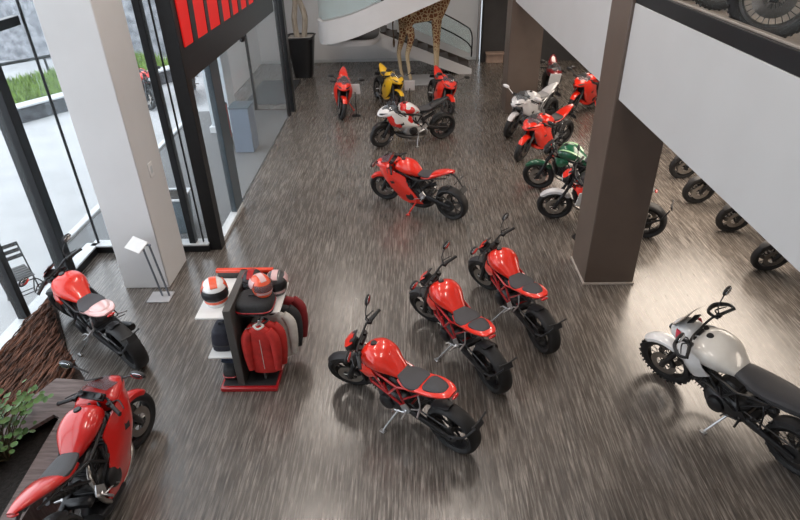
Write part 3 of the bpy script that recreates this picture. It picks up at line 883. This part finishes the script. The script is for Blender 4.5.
for k in range(170):
    a = R_.uniform(0, 2 * PI); e = R_.uniform(-.3, 1.2); c = Vector((R_.choice((-.3, .4)), .05, R_.uniform(3.7, 4.2)))
    d = Vector((math.cos(a) * math.cos(e), math.sin(a) * math.cos(e), math.sin(e))); Ln = R_.uniform(.45, .8); sd = d.cross(Vector((0, 0, 1))).normalized() * .035
    m_ = c + d * Ln * .55; tip = c + d * Ln + Vector((0, 0, -.18))
    b.add([c, m_ + sd, tip, m_ - sd], [(0, 1, 2, 3)])
b.build('foliage', mat('long green leaves', (.05, .13, .03), .5, 0, 0, .4, 3), t)
b = MB(); b.box((-4.05, 17.4, .012), (1.2, 2.5, .02)); tag(b.build('door_mat', mat('black ribbed mat', (.03, .032, .036), .9, 0, 0, .4, 40, .5)), 'large dark mat on the floor beside the far window end', 'mat')

# ------------------------------------------------------------------ giraffe
def giraffe_mat():
    m, N, L, bs = nodes('giraffe coat')
    tc = N.new('ShaderNodeTexCoord'); vo = N.new('ShaderNodeTexVoronoi'); vo.feature = 'DISTANCE_TO_EDGE'; vo.inputs['Scale'].default_value = 10
    r = N.new('ShaderNodeValToRGB'); e = r.color_ramp.elements
    e[0].position = .07; e[0].color = (.62, .47, .27, 1); e[1].position = .13; e[1].color = (.22, .075, .025, 1)
    sp = N.new('ShaderNodeSeparateXYZ'); mr = N.new('ShaderNodeMapRange')
    mr.inputs['From Min'].default_value = .75; mr.inputs['From Max'].default_value = 1.1
    mx = N.new('ShaderNodeMixRGB'); mx.inputs[1].default_value = (.62, .49, .31, 1)
    L.new(tc.outputs['Object'], vo.inputs['Vector']); L.new(vo.outputs['Distance'], r.inputs['Fac'])
    L.new(tc.outputs['Object'], sp.inputs[0]); L.new(sp.outputs['Z'], mr.inputs['Value']); L.new(mr.outputs['Result'], mx.inputs['Fac'])
    L.new(r.outputs['Color'], mx.inputs[2]); L.new(mx.outputs[0], bs.inputs['Base Color']); bs.inputs['Roughness'].default_value = .75
    return m
t = thing('giraffe', 'life-size spotted giraffe figure standing on pale plinth under the stairs', 'giraffe', (.3, 18.4, .05))
J = [((0.05, 0, 2.02), (.33, .36)), ((.42, 0, 2.12), (.36, .40)), ((-.36, 0, 1.95), (.30, .32)), ((-.58, 0, 1.86), (.2, .22)),
     ((.72, 0, 2.38), (.24, .26)), ((.88, 0, 2.85), (.17, .19)), ((1.0, 0, 3.35), (.13, .15)), ((1.1, 0, 3.85), (.11, .13)), ((1.16, 0, 4.05), (.13, .14)), ((1.36, 0, 3.98), (.10, .10)), ((1.6, 0, 3.86), (.065, .065)),]
E_ = [(0, 1), (0, 2), (2, 3), (1, 4), (4, 5), (5, 6), (6, 7), (7, 8), (8, 9), (9, 10)]
def limb(root, pts):
    i = root
    for p, r in pts:
        J.append((p, (r, r))); E_.append((i, len(J) - 1)); i = len(J) - 1
for s in (-1, 1):
    dx = .0 if s < 0 else .06
    limb(1, [((.46 + dx, s * .17, 1.70), .15), ((.47 + dx, s * .16, 1.30), .10), ((.47 + dx, s * .15, .95), .085), ((.47 + dx, s * .15, .80), .07), ((.47 + dx, s * .15, .25), .05), ((.48 + dx, s * .15, .1), .058), ((.50 + dx, s * .15, .0), .07)])
    dx = .16 if s < 0 else -.10
    limb(2, [((-.45 + dx * .3, s * .17, 1.62), .17), ((-.40 + dx, s * .17, 1.3), .12), ((-.52 + dx, s * .16, .86), .075), ((-.55 + dx, s * .16, .74), .068), ((-.49 + dx, s * .16, .25), .05), ((-.47 + dx, s * .16, .1), .058), ((-.44 + dx, s * .16, .0), .07)])
me = bpy.data.meshes.new('giraffe_body')
me.from_pydata([j[0] for j in J], E_, [])
go = bpy.data.objects.new('giraffe_body', me); COL.objects.link(go); go.parent = t
sk = go.modifiers.new('skin', 'SKIN'); sk.use_smooth_shade = True
for v, j in zip(me.skin_vertices[0].data, J): v.radius = j[1]
me.skin_vertices[0].data[0].use_root = True
go.modifiers.new('sub', 'SUBSURF').levels = 2; go.modifiers['sub'].render_levels = 2
me.materials.append(giraffe_mat())
TAN = mat('giraffe tan hide', (.5, .36, .2), .8, 0, 0, .1, 10)
for s in (-1, 1):
    b = MB(); b.tube([(1.15, s * .06, 4.12), (1.12, s * .07, 4.28)], [.025, .03], 8); b.ball((1.12, s * .07, 4.29), .035); b.build('horn', TAN, t)
    b = MB(); b.loft([(s * .1, 1.1, 4.08, .03, .02), (s * .2, 1.08, 4.1, .05, .025), (s * .3, 1.06, 4.12, .01, .008)], 10, 3, axis='y'); b.build('ear', TAN, t)
    b = MB(); b.ball((1.27, s * .105, 4.05), .03); b.build('eye', BLK, t)
b = MB(); b.tube([(-.74, 0, 1.95), (-.8, 0, 1.6), (-.78, 0, 1.2)], [.035, .02, .015], 8, 4); b.ball((-.78, 0, 1.08), (.035, .035, .14)); b.build('tail', mat('giraffe tail hair', (.1, .06, .03), .8, 0, 0, .1, 10), t)
b = MB(); b.box((.3, 18.35, .025), (1.75, 1.15, .05), bev=.01); tag(b.build('floor_plinth', mat('pale grey base board', (.42, .43, .45), .4, 0, 0, .03, 5)), 'low pale grey base board under the giraffe feet', 'plinth')

# ------------------------------------------------------------------ display cards
def card_stand(loc, rz, label, h=.95, tilt=.5):
    t = thing('card_stand', label, 'sign', loc, (0, 0, rz), 'display cards on thin stands')
    b = MB(); b.lathe([(0, 0), (.12, 0), (.12, .012), (0, .015)], (0, 0, 0), 'z', 20); b.build('stand_base', BLK, t)
    b = MB(); b.tube([(0, 0, .01), (0, 0, h)], .012, 8); b.build('stand_pole', BLK, t)
    b = MB(); b.box((-.02, 0, h + .08), (.012, .27, .34), (0, -tilt, 0), .003); b.build('card', PLATEW, t)
card_stand((-1.5, 15.9, 0), -PI / 2 + PI, 'white card on thin stand right of the leftmost far red bike') if False else None
for x, y, hh, lb in ((-1.42, 15.0, .62, 'white display card standing beside the far left red sport bike'), (-.02, 15.5, .55, 'white display card between the yellow bike and far red bike'), (3.56, 14.7, .85, 'white display card in front of the dark red bike by far column'), (2.74, 8.42, .62, 'white display card in front of the red and black motorcycle')):
    card_stand((x, y, 0), PI / 2, lb, hh)
# leaning information stand beside the white column
t = thing('information_stand', 'tilted white information panel on grey stand by the white column', 'sign', (-3.6, 6.86, 0), (0, 0, 0))
b = MB(); b.box((-.02, -.02, .012), (.32, .26, .024), bev=.006); b.build('stand_base', mat('pale grey steel plate', (.5, .5, .52), .4, .2, 0, .03, 10), t)
GP = mat('grey steel post', (.2, .22, .26), .35, .5, 0, .05, 10)
for s in (-1, 1): b = MB(); b.tube([(.05 + s * .05, 0, .02), (-.02 + s * .05, -.03, .86)], .014, 8); b.build('post', GP, t)
b = MB(); b.tube([(-.05, -.03, .88), (.05, -.03, .88)], .014, 8); b.build('crossbar', GP, t)
b = MB(); b.box((-.13, -.06, .90), (.27, .2, .02), (.5, .12, -.45), .005); b.build('panel', PLATEW, t)
b = MB(); b.box((-3.66, 7.086, 1.75), (.07, .012, .12), bev=.004)
t = thing('wall_switch', 'small pale switch plate high on the white column side', 'switch', (-3.576, 7.45, 1.72))
b = MB(); b.box((.006, 0, 0), (.012, .12, .2), bev=.004); b.build('switch_plate', PLATEW, t)
b = MB(); b.box((.014, 0, 0), (.008, .06, .1), bev=.002); b.build('rocker', SILL, t)

# ------------------------------------------------------------------ merchandise rack
SH = mat('white shelf laminate', (.78, .78, .77), .35, 0, 0, .01, 5)
DG = mat('dark grey rack panel', (.075, .073, .07), .45, 0, 0, .06, 6)
t = thing('merchandise_rack', 'dark merchandise rack with white shelves and red base', 'rack', (0, 0, 0))
b = MB(); b.box((-1.90, 5.38, .03), (.66, .9, .06), bev=.01); b.build('base', DRED, t)
b = MB(); b.box((-1.90, 5.39, .062), (.61, .84, .012), bev=.003); b.build('base_mat', BLKP, t)
b = MB(); b.box((-1.99, 5.4, .585), (.085, .84, 1.07), bev=.006); b.build('spine', DG, t)
b = MB(); b.box((-1.98, 5.83, .58), (.68, .03, 1.03), bev=.004); b.build('back_panel', DG, t)
b = MB(); b.box((-1.99, 5.82, 1.10), (.68, .06, .04), bev=.006); b.build('header_bar', paint('orange red', (.8, .06, .02)), t)
for x, y, z, w, d_ in ((-2.19, 5.4, 1.0, .33, .78), (-2.18, 5.38, .42, .30, .68), (-1.74, 5.5, .93, .52, .60)):
    b = MB(); b.box((x, y, z), (w, d_, .022), bev=.004); b.build('shelf', SH, t)
b = MB(); b.box((-1.73, 5.42, .36), (.03, .7, .58), bev=.004); b.build('inner_panel', DG, t)
b = MB(); b.tube([(-1.68, 5.8, .89), (-1.68, 5.05, .89)], .013, 8); b.tube([(-1.68, 5.5, .89), (-1.68, 5.5, .92)], .01, 8); b.build('hanging_rail', ALU, t)
def helmet(loc, rz, label, shell_m, visor_m, trim_m, sc=1.0, tilt=0):
    t = thing('helmet', label, 'helmet', loc, (tilt, 0, rz), 'helmets on the merchandise rack'); t.scale = (sc,) * 3
    b = MB()
    b.loft([(0, 0, 0, .085, .085), (.02, .005, 0, .105, .105), (.08, .0, 0, .125, .128), (.14, -.005, 0, .13, .135), (.2, -.015, 0, .112, .12), (.245, -.02, 0, .065, .075), (.26, -.02, 0, .015, .02)], 24, 4, 2.1, axis='z') if False else None
    S_ = [(.0, 0, .02, .095, .11), (.03, 0, .01, .112, .132), (.09, 0, 0, .122, .145), (.15, 0, -.005, .12, .14), (.205, 0, -.015, .098, .115), (.24, 0, -.02, .055, .065), (.252, 0, -.02, .012, .014)]
    b.loft([(z, y, x, hw, hl) for z, y, x, hw, hl in S_], 24, 4, 2.1, axis='z')
    # axis z lofts put (y -> x, z -> y): turn so the face looks along +x
    b.v = [Vector((p.y, p.x, p.z)) for p in b.v]
    sh = b.build('shell', shell_m, t)
    b = MB()
    rows = []
    for a in range(-70, 71, 20):
        ca, sa = math.cos(D(a)), math.sin(D(a))
        rows.append([(.0 + (r + .006) * 1.12 * ca, (r + .006) * .98 * sa, z) for r, z in ((.128, .085), (.134, .115), (.132, .15), (.122, .178))])
    b.shell(rows, (.004, 0, 0), 3); b.build('visor', visor_m, t)
    b = MB()
    rows = []
    for a in range(-60, 61, 20):
        ca, sa = math.cos(D(a)), math.sin(D(a))
        rows.append([((r + .004) * 1.08 * ca, (r + .004) * .96 * sa, z) for r, z in ((.112, .02), (.126, .045), (.132, .075))])
    b.shell(rows, (.004, 0, 0), 3); b.build('chin_band', trim_m, t)
    b = MB()
    b.shell([[(-.138, y, .13), (-.12, y, .19), (-.06, y, .243), (.0, y, .253), (.06, y, .236), (.1, y, .205)] for y in (-.035, 0, .035)], (0, 0, .008)); b.build('crown_stripe', trim_m, t)
    b = MB()
    for s in (-1, 1): b.shell([[(-.1, s * y, z) for y, z in ((.085, .2), (.112, .15), (.116, .1))], [(-.02, s * y, z) for y, z in ((.1, .2), (.124, .15), (.128, .1))], [(.03, s * y, z) for y, z in ((.09, .205), (.118, .17), (.125, .14))]], (0, s * .006, 0))
    b.build('side_graphic', trim_m, t)
    return t
ORG = paint('bright orange red', (.85, .10, .03)); PNK = paint('pale pink white', (.75, .5, .5))
helmet((-2.2, 5.33, 1.012), D(-70), 'white and red helmet alone on the left top shelf', WHT, BLK, ORG, 1.12)
helmet((-1.68, 5.36, 1.095), D(-50), 'orange and white helmet resting on the black bag', ORG, SMOKE, PNK, .9)
helmet((-1.86, 5.64, .942), D(-90), 'black helmet at the back of rack near red header', BLK, SMOKE, DRED, 1.0)
helmet((-1.58, 5.62, .942), D(-90), 'grey helmet at the right back corner of rack', GRY, BLK, PNK, 1.0)
def bag(loc, rz, d, label, m_, trim, cat='bag'):
    t = thing('bag', label, cat, loc, (0, 0, rz))
    w, l, h = d
    b = MB(); b.loft([(0, 0, 0, w * .46, l * .46), (h * .08, 0, 0, w * .5, l * .5), (h * .6, 0, 0, w * .49, l * .49), (h * .9, 0, 0, w * .42, l * .43), (h, 0, 0, w * .3, l * .32)], 24, 4, 4, axis='z'); b.build('bag_body', m_, t)
    b = MB(); z = h * .3
    q = [(w * .5 * math.copysign(abs(math.cos(a)) ** .5, math.cos(a)), l * .5 * math.copysign(abs(math.sin(a)) ** .5, math.sin(a)), z) for a in [2 * PI * k / 24 for k in range(25)]]
    b.tube(q, .008, 6, 1); b.build('piping', trim, t)
    b = MB(); b.tube([(-w * .15, 0, h * .98), (-w * .1, 0, h * 1.1), (w * .1, 0, h * 1.1), (w * .15, 0, h * .98)], .01, 6, 4); b.build('handle', trim if trim is not DRED else BLKP, t) if d[1] < .45 else None
CLB = mat('black nylon cloth', (.02, .02, .022), .75, 0, 0, .2, 40, .2)
bag((-1.76, 5.3, .942), 0, (.42, .38, .15), 'black bag with red piping on the right top shelf', CLB, DRED)
bag((-2.19, 5.3, .432), 0, (.25, .34, .27), 'black square bag on the middle left white shelf', mat('dark navy cloth', (.018, .018, .03), .7, 0, 0, .2, 40, .2), BLKP)
bag((-2.14, 5.3, .07), 0, (.2, .5, .15), 'black low bag with red edge on the red base', CLB, DRED)
def folded(loc, n, m_, label):
    t = thing('folded_trousers', label, 'trousers', loc)
    for k in range(n):
        b = MB(); b.loft([(-.15, 0, .03 + k * .05, .09, .022), (-.13, 0, .03 + k * .05, .105, .026), (.13, 0, .03 + k * .05, .105, .026), (.15, 0, .03 + k * .05, .09, .022)], 16, 3, 4, axis='y'); b.build('fold', m_, t)
folded((-2.15, 5.33, .222), 3, mat('dark blue denim', (.03, .04, .07), .85, 0, 0, .3, 40, .2), 'dark blue folded trousers on the low black bag of rack base')
def jacket(y, x, label, m_, m2, dz=0, rz=0, wd=1.0):
    t = thing('jacket', label, 'jacket', (x, y, .885 + dz), (0, 0, rz), 'jackets hanging on the merchandise rack')
    b = MB()
    b.loft([(-.68, 0, 0, .20 * wd, .035), (-.62, 0, 0, .205 * wd, .04), (-.3, 0, 0, .19 * wd, .045), (-.14, 0, 0, .2 * wd, .05), (-.08, 0, 0, .17 * wd, .045), (-.05, 0, 0, .08, .035), (-.03, 0, 0, .06, .03)], 20, 4, 2.6, axis='z'); b.build('torso', m_, t)
    for s in (-1, 1):
        b = MB(); b.tube([(s * .15 * wd, 0, -.09), (s * .235 * wd, -.01, -.2), (s * .25 * wd, -.02, -.42), (s * .23 * wd, -.03, -.62)], [.05, .06, .052, .038], 12, 4); b.build('sleeve', m_, t)
    b = MB(); b.tube([(-.055, -.0, -.03), (0, -.035, -.045), (.055, 0, -.03), (0, .03, -.02), (-.055, 0, -.03)], .014, 8, 4); b.build('collar', m2, t)
    b = MB(); b.box((0, -.046, -.36), (.006, .006, .5)); b.build('zipper', m2, t)
    b = MB(); b.tube([(-.15, 0, -.07), (0, 0, -.02), (0, 0, .03), (.02, 0, .045), (.012, 0, .02)], .006, 6, 3); b.build('hanger', ALU, t)
CR = mat('red jacket cloth', (.5, .025, .02), .7, 0, 0, .15, 12, .3); CW = mat('off white jacket cloth', (.6, .58, .54), .75, 0, 0, .1, 12, .3)
CB = mat('black jacket cloth', (.022, .022, .025), .7, 0, 0, .15, 12, .3); CD = mat('dark red jacket cloth', (.25, .015, .02), .7, 0, 0, .15, 12, .3)
jacket(5.06, -1.70, 'bright red jacket hanging at the front of the rack rail', CR, CW, 0, 0, .66)
jacket(5.16, -1.67, 'red hooded jacket hanging second on the rail behind the front red jacket', CR, CB, .0, .05, .72)
jacket(5.33, -1.61, 'off white jacket hanging third on the rack rail', CW, CB, .0, .1, .85)
jacket(5.45, -1.58, 'black jacket hanging behind the off white jacket', CB, CD, .01, .1, .88)
jacket(5.6, -1.55, 'dark red jacket hanging furthest back on the rack rail', CD, CB, .02, .12, .92)

# ------------------------------------------------------------------ bark bed, wooden planter and plant
BARKM = mat('rough brown bark', (.022, .012, .009), .9, 0, 0, 0, 5, 1.0, (6, .8, 6), (.17, .07, .04))
b = MB(); b.prism([(-5.1, 3.6), (-4.4, 4.0), (-4.05, 4.82), (-3.75, 4.95), (-4.40, 5.68), (-5.1, 6.75)], 0, .1)
t = thing('bark_bed', 'raised bed of rough brown bark strips along the left window', 'bark bed', (0, 0, 0)); b.build('bed_base', mat('dark mulch', (.03, .02, .016), .95, 0, 0, .4, 20, .8), t)
b = MB()
def inbed(x, y):
    pl = [(-5.12, 3.6), (-4.35, 4.2), (-4.0, 4.82), (-3.68, 4.95), (-4.42, 5.70), (-5.12, 6.8)]
    c = False
    for i in range(6):
        (xa, ya), (xb, yb) = pl[i], pl[i - 1]
        if (ya > y) != (yb > y) and x < (xb - xa) * (y - ya) / (yb - ya) + xa: c = not c
    return c
k = 0
while k < 1500:
    x = R_.uniform(-5.05, -3.72); y = R_.uniform(3.8, 6.6); Ln = R_.uniform(.2, .7); a = R_.uniform(-.12, .12)
    if not inbed(x, y) or not inbed(x + math.sin(a) * Ln * .5, y + Ln * .5) or not inbed(x, y - Ln * .5): continue
    w = R_.uniform(.005, .018); z = R_.uniform(.1, .24); k += 1
    p = [(x + math.sin(a) * Ln * q + R_.uniform(-.012, .012), y + Ln * q, z + R_.uniform(-.02, .02)) for q in (-.5, -.25, 0, .25, .5)]
    b.tube(p, [w * .3, w * R_.uniform(.7, 1.1), w, w * R_.uniform(.7, 1.1), w * .3], 5, 2, .6)
b.build('bark_strips', BARKM, t, kind='stuff')
WD = mat('weathered grey brown timber', (.085, .062, .058), .75, 0, 0, 0, 4, .3, (1, 9, 1), (.16, .125, .12))
t = thing('wooden_planter', 'weathered wooden planter with wide mitred rim at lower left', 'planter', (0, 0, 0))
ou = [(-3.95, 4.78), (-3.38, 4.72), (-3.34, 2.4), (-4.6, 2.4), (-4.3, 3.9)]; inn = [(-3.70, 4.24), (-3.62, 4.2), (-3.52, 2.6), (-4.3, 2.6), (-3.93, 3.95)]
for i in range(5):
    j = (i + 1) % 5
    b = MB(); b.prism([ou[i], ou[j], inn[j], inn[i]], .34, .38); b.build('rim_board', WD, t)
    e = .03
    b = MB(); b.prism([ou[i], ou[j], tuple(Vector(ou[j]).lerp(Vector(inn[j]), .12)), tuple(Vector(ou[i]).lerp(Vector(inn[i]), .12))], 0, .34); b.build('side_board', WD, t)
b = MB(); b.prism([tuple(Vector(o_).lerp(Vector(n_2), .1)) for o_, n_2 in zip(ou, inn)], .0, .22); b.build('planter_soil', mat('black potting soil', (.012, .01, .009), .95, 0, 0, .4, 30, .8), t)
t = thing('leafy_plant', 'leafy green shrub growing in the wooden planter', 'plant', (-3.98, 3.75, .22))
LF = mat('round green leaf', (.06, .13, .025), .5, 0, 0, .5, 3.5)
st = MB(); lf = []
for k in range(44):
    a = R_.uniform(0, 2 * PI); h = R_.uniform(.25, .62); rad = R_.uniform(.08, .42)
    tip = Vector((rad * math.cos(a) * .7, rad * math.sin(a) * 1.2 + .15, h))
    st.tube([(0, .05, 0), tuple(tip * .55 + Vector((0, 0, h * .2))), tuple(tip)], [.009, .006, .004], 6, 3)
    for q in range(6):
        c = tip + Vector((R_.uniform(-.09, .09), R_.uniform(-.09, .09), R_.uniform(-.08, .06)))
        lf.append(c)
st.build('stems', mat('plant stem', (.08, .07, .03), .7, 0, 0, .1, 10), t)
b = MB()
for c in lf:
    r = R_.uniform(.02, .038); nrm = Vector((R_.uniform(-.6, .6), R_.uniform(-.9, .2), 1)).normalized(); u = nrm.orthogonal().normalized(); v = nrm.cross(u); ph = R_.uniform(0, 6)
    n = 9
    V = [c + (u * math.cos(ph + 2 * PI * i / n) * r + v * math.sin(ph + 2 * PI * i / n) * r * .85) + nrm * .008 for i in range(n)] + [c]
    b.add(V, [(i, (i + 1) % n, n) for i in range(n)])
b.build('leaves', LF, t, kind='stuff')
# ------------------------------------------------------------------ motorcycles on the floor
def mid(front, head, wb=.735):
    return (front[0] - wb * math.cos(D(head)), front[1] - wb * math.sin(D(head)), 0)
def put(bike, loc, head, label, group, lean=8, sc=None):
    r = dup(bike, loc, (D(-lean), 0, D(head)), label, group, 'motorcycle')
    if sc: r.scale = (sc,) * 3
    return r
NG = 'red naked motorcycles in the centre'
MON = {'fender': BLKP, 'frame': DRED}
m1 = make_bike('motorcycle', 'red naked motorcycle nearest the camera with dark pillion pad', 'naked', MON, 26, 8, (-.13, 4.58, 0), 141, NG)
m1.scale = (.95,) * 3
m2 = put(m1, (.57, 5.60, 0), 119, 'red naked motorcycle in the middle of the three red naked ones', NG)
m3 = put(m1, (1.33, 6.30, 0), 113, 'red naked motorcycle furthest back of the three in centre', NG)
WT = paint('white red tail', (.7, .42, .4))
m20 = make_bike('motorcycle', 'red naked motorcycle with white tail beside the left window', 'naked', {'fender': BLKP, 'frame': BLK, 'tail': WT, 'pillion': WT}, 20, 8, (-3.98, 5.88, 0), 142, None)
SG = 'red sport motorcycles with full fairings'
SPT = {'frame': BLK, 'fender': RED, 'stand': RED, 'fork': ENG}
s4 = make_bike('motorcycle', 'red sport motorcycle alone in the middle of the floor', 'sport', SPT, 12, 8, (.12, 9.58, 0), 146, SG)
s4.scale = (.97,) * 3
put(s4, (-1.86, 15.45, 0), -84, 'red sport motorcycle nearest the potted tree facing the camera', SG)
put(s4, (.74, 15.4, 0), -77, 'red sport motorcycle facing the camera beside giraffe front legs', SG)
put(s4, (2.84, 12.22, 0), -139, 'red sport motorcycle standing in front of the silver one', SG, 8, .94)
put(s4, (4.6, 15.3, 0), -136, 'red sport motorcycle under the mezzanine behind the others', SG)
make_bike('motorcycle', 'large red sport motorcycle cut by the lower left corner', 'sport', {'body': paint('red with vignette shade', (.55, .010, .007)), 'frame': BLK, 'fork': ENG}, -16, 10, (-2.84, 3.50, 0), 90)  # red darkened so the vignette at the frame corner sits in the colour
y7 = make_bike('motorcycle', 'yellow sport motorcycle facing the camera beside the giraffe hind legs', 'sport', {'body': YEL, 'frame': BLK, 'fender': YEL}, 14, 8, (-.66, 15.95, 0), -68)
y7.scale = (.94,) * 3
def two_tone():
    m, N, L, bs = nodes('white paint with red patches')
    tc = N.new('ShaderNodeTexCoord'); nz = N.new('ShaderNodeTexNoise'); nz.inputs['Scale'].default_value = 5.5; nz.inputs['Detail'].default_value = 0
    r = N.new('ShaderNodeValToRGB'); r.color_ramp.interpolation = 'CONSTANT'; e = r.color_ramp.elements
    e[0].position = 0; e[0].color = (.78, .78, .78, 1); e[1].position = .53; e[1].color = (.7, .015, .012, 1)
    L.new(tc.outputs['Object'], nz.inputs['Vector']); L.new(nz.outputs['Fac'], r.inputs['Fac']); L.new(r.outputs['Color'], bs.inputs['Base Color'])
    bs.inputs['Roughness'].default_value = .28; bs.inputs['Coat Weight'].default_value = .8
    return m
WR = two_tone()
make_bike('motorcycle', 'white and red sport motorcycle with black tail behind the red one', 'sport', {'body': WR, 'half': 1, 'nose': WHT, 'belly': ENG, 'tail': BLK, 'frame': BLK, 'fender': BLK, 'engine': ALU, 'muffler': STEEL}, 10, 8, (.02, 12.98, 0), 201)
make_bike('motorcycle', 'silver white motorcycle with pale seat next to far column', 'sport', {'body': SIL, 'half': 1, 'mirror': WHT, 'engine': ALU, 'clutch': ALU, 'belly': ENG, 'frame': ALU, 'seat': mat('pale grey seat', (.25, .25, .26), .6, 0, 0, .08, 60)}, 12, 8, (2.82, 13.72, 0), -136)
make_bike('motorcycle', 'dark red motorcycle half hidden behind the white display card', 'sport', {'body': paint('very dark red', (.2, .006, .01)), 'frame': BLK, 'fender': BLKP, 'belly': BLKP, 'fairing': mat('matt black fairing', (.02, .015, .016), .45, 0, .2, .1, 20)}, 8, 8, (3.75, 16.3, 0), -100)
make_bike('motorcycle', 'dark green naked motorcycle with black wheels left of the brown column', 'naked', {'body': GRN, 'frame': BLK, 'stripe': paint('pale green', (.35, .6, .35)), 'cowl': BLKP, 'engine': BLK}, 8, 8, (3.06, 10.0, 0), 150)
make_bike('motorcycle', 'red and black naked motorcycle partly hidden behind the brown column', 'naked', {'body': RED, 'tank': BLK, 'frame': RED, 'fender': SIL, 'tail': BLK, 'engine': BLK}, 14, 8, (3.12, 8.78, 0), 154)
MG = 'dark motorcycles under the mezzanine'
DK = make_bike('motorcycle', 'dark grey naked motorcycle at the near end of the mezzanine row', 'naked', {'body': GRY, 'frame': BLK, 'fender': BLKP, 'peg': BLK}, 10, 8, (5.9, 7.27, 0), 172, MG)
DK.scale = (.95,) * 3
put(DK, (5.92, 8.46, 0), 172, 'dark grey naked motorcycle second from near end of the mezzanine row', MG)
put(DK, (5.8, 9.52, 0), 172, 'dark grey naked motorcycle third from near end of the mezzanine row', MG)
put(DK, (5.98, 10.62, 0), 172, 'dark grey naked motorcycle at far end of the mezzanine row', MG)
ad = make_bike('motorcycle', 'white adventure motorcycle with black seat at the lower right', 'adventure', {'body': WHT, 'frame': BLK, 'tail': BLKP, 'peg': BLK, 'screen': glass('dark screen', (.02, .02, .025), .9, .1), 'tank': mat('warm white tank', (.72, .70, .66), .3, 0, .6, .02, 20)}, 8, 11, (3.29, 4.46, 0), 121)
ad.scale = (.96,) * 3
dd = make_bike('motorcycle', 'dark dirt motorcycle on the mezzanine above with spoked front wheel', 'adventure', {'body': GRY, 'frame': BLK, 'fender': GRY, 'wheel': mat('grey spoked rim', (.12, .12, .12), .4, .5, 0, .1, 20)}, 0, 6, (3.5, 4.55, 3.773), 147)
put(dd, (3.75, 6.0, 3.773), 147, 'dark motorcycle behind the dirt motorcycle on the mezzanine above', None, 6)
OG = 'motorcycles parked outside'
put(m1, (-7.7, 16.9, -.13), -60, 'red motorcycle parked outside beyond the white column', OG)
put(DK, (-6.6, 17.4, -.13), -75, 'dark motorcycle parked outside beyond the black window posts', OG)
put(s4, (-5.95, 19.0, -.13), -80, 'red sport motorcycle parked outside beside the porch column', OG)

# ------------------------------------------------------------------ camera
Rm = Matrix(((0.99968219, 0.0129532, 0.02162724), (0.01161425, 0.52478271, -0.85115699), (-0.02237481, 0.85113767, 0.52446548)))
cam = bpy.data.cameras.new('camera'); co = bpy.data.objects.new('camera', cam); COL.objects.link(co)
cam.sensor_width = 36; cam.sensor_fit = 'HORIZONTAL'; cam.lens = 586 / 800 * 36; cam.clip_start = .05; cam.clip_end = 300
co.matrix_world = Matrix.Translation((0, 0, 4.8)) @ Rm.to_4x4()
SC.camera = co

# ------------------------------------------------------------------ light
w = bpy.data.worlds.new('sky'); SC.world = w; w.use_nodes = True
bg = w.node_tree.nodes['Background']
bg.inputs['Color'].default_value = (.86, .93, 1.0, 1); bg.inputs['Strength'].default_value = 3.0
def area(nm, loc, sx, sy, power, col=(1, .97, .93), rot=(0, 0, 0), spread=180):
    l = bpy.data.lights.new(nm, 'AREA'); l.shape = 'RECTANGLE'; l.size = sx; l.size_y = sy; l.energy = power; l.color = col; l.spread = D(spread)
    o = bpy.data.objects.new(nm, l); COL.objects.link(o); o.location = loc; o.rotation_euler = rot
for y in (3.2, 7.4, 11.6, 15.8):
    for x in (-2.2, 1.0):
        area('ceiling_lamp', (x, y, 7.15), .35, 2.0, 72, (1, .89, .79))
for x, y, sx, sy, pw in ((5.2, 3.6, .6, 1.2, 25), (5.6, 9.3, 2.8, 4.6, 330), (4.8, 14.6, 1.2, 2.0, 60), (4.8, 18, 1.2, 2.0, 60)):
    area('mezzanine_lamp', (x, y, 2.675), sx, sy, pw, (1, .86, .72))
for y in (5.0, 12.0): area('upper_lamp', (5.2, y, 7.15), .8, 1.6, 40)
SC.view_settings.view_transform = 'Standard'; SC.view_settings.look = 'None'
SC.view_settings.exposure = 0; SC.view_settings.gamma = 1; SC.view_settings.use_curve_mapping = False
SC.cycles.max_bounces = 8; SC.cycles.transparent_max_bounces = 16
SC.cycles.use_denoising = True
SC.cycles.sample_clamp_indirect = 4
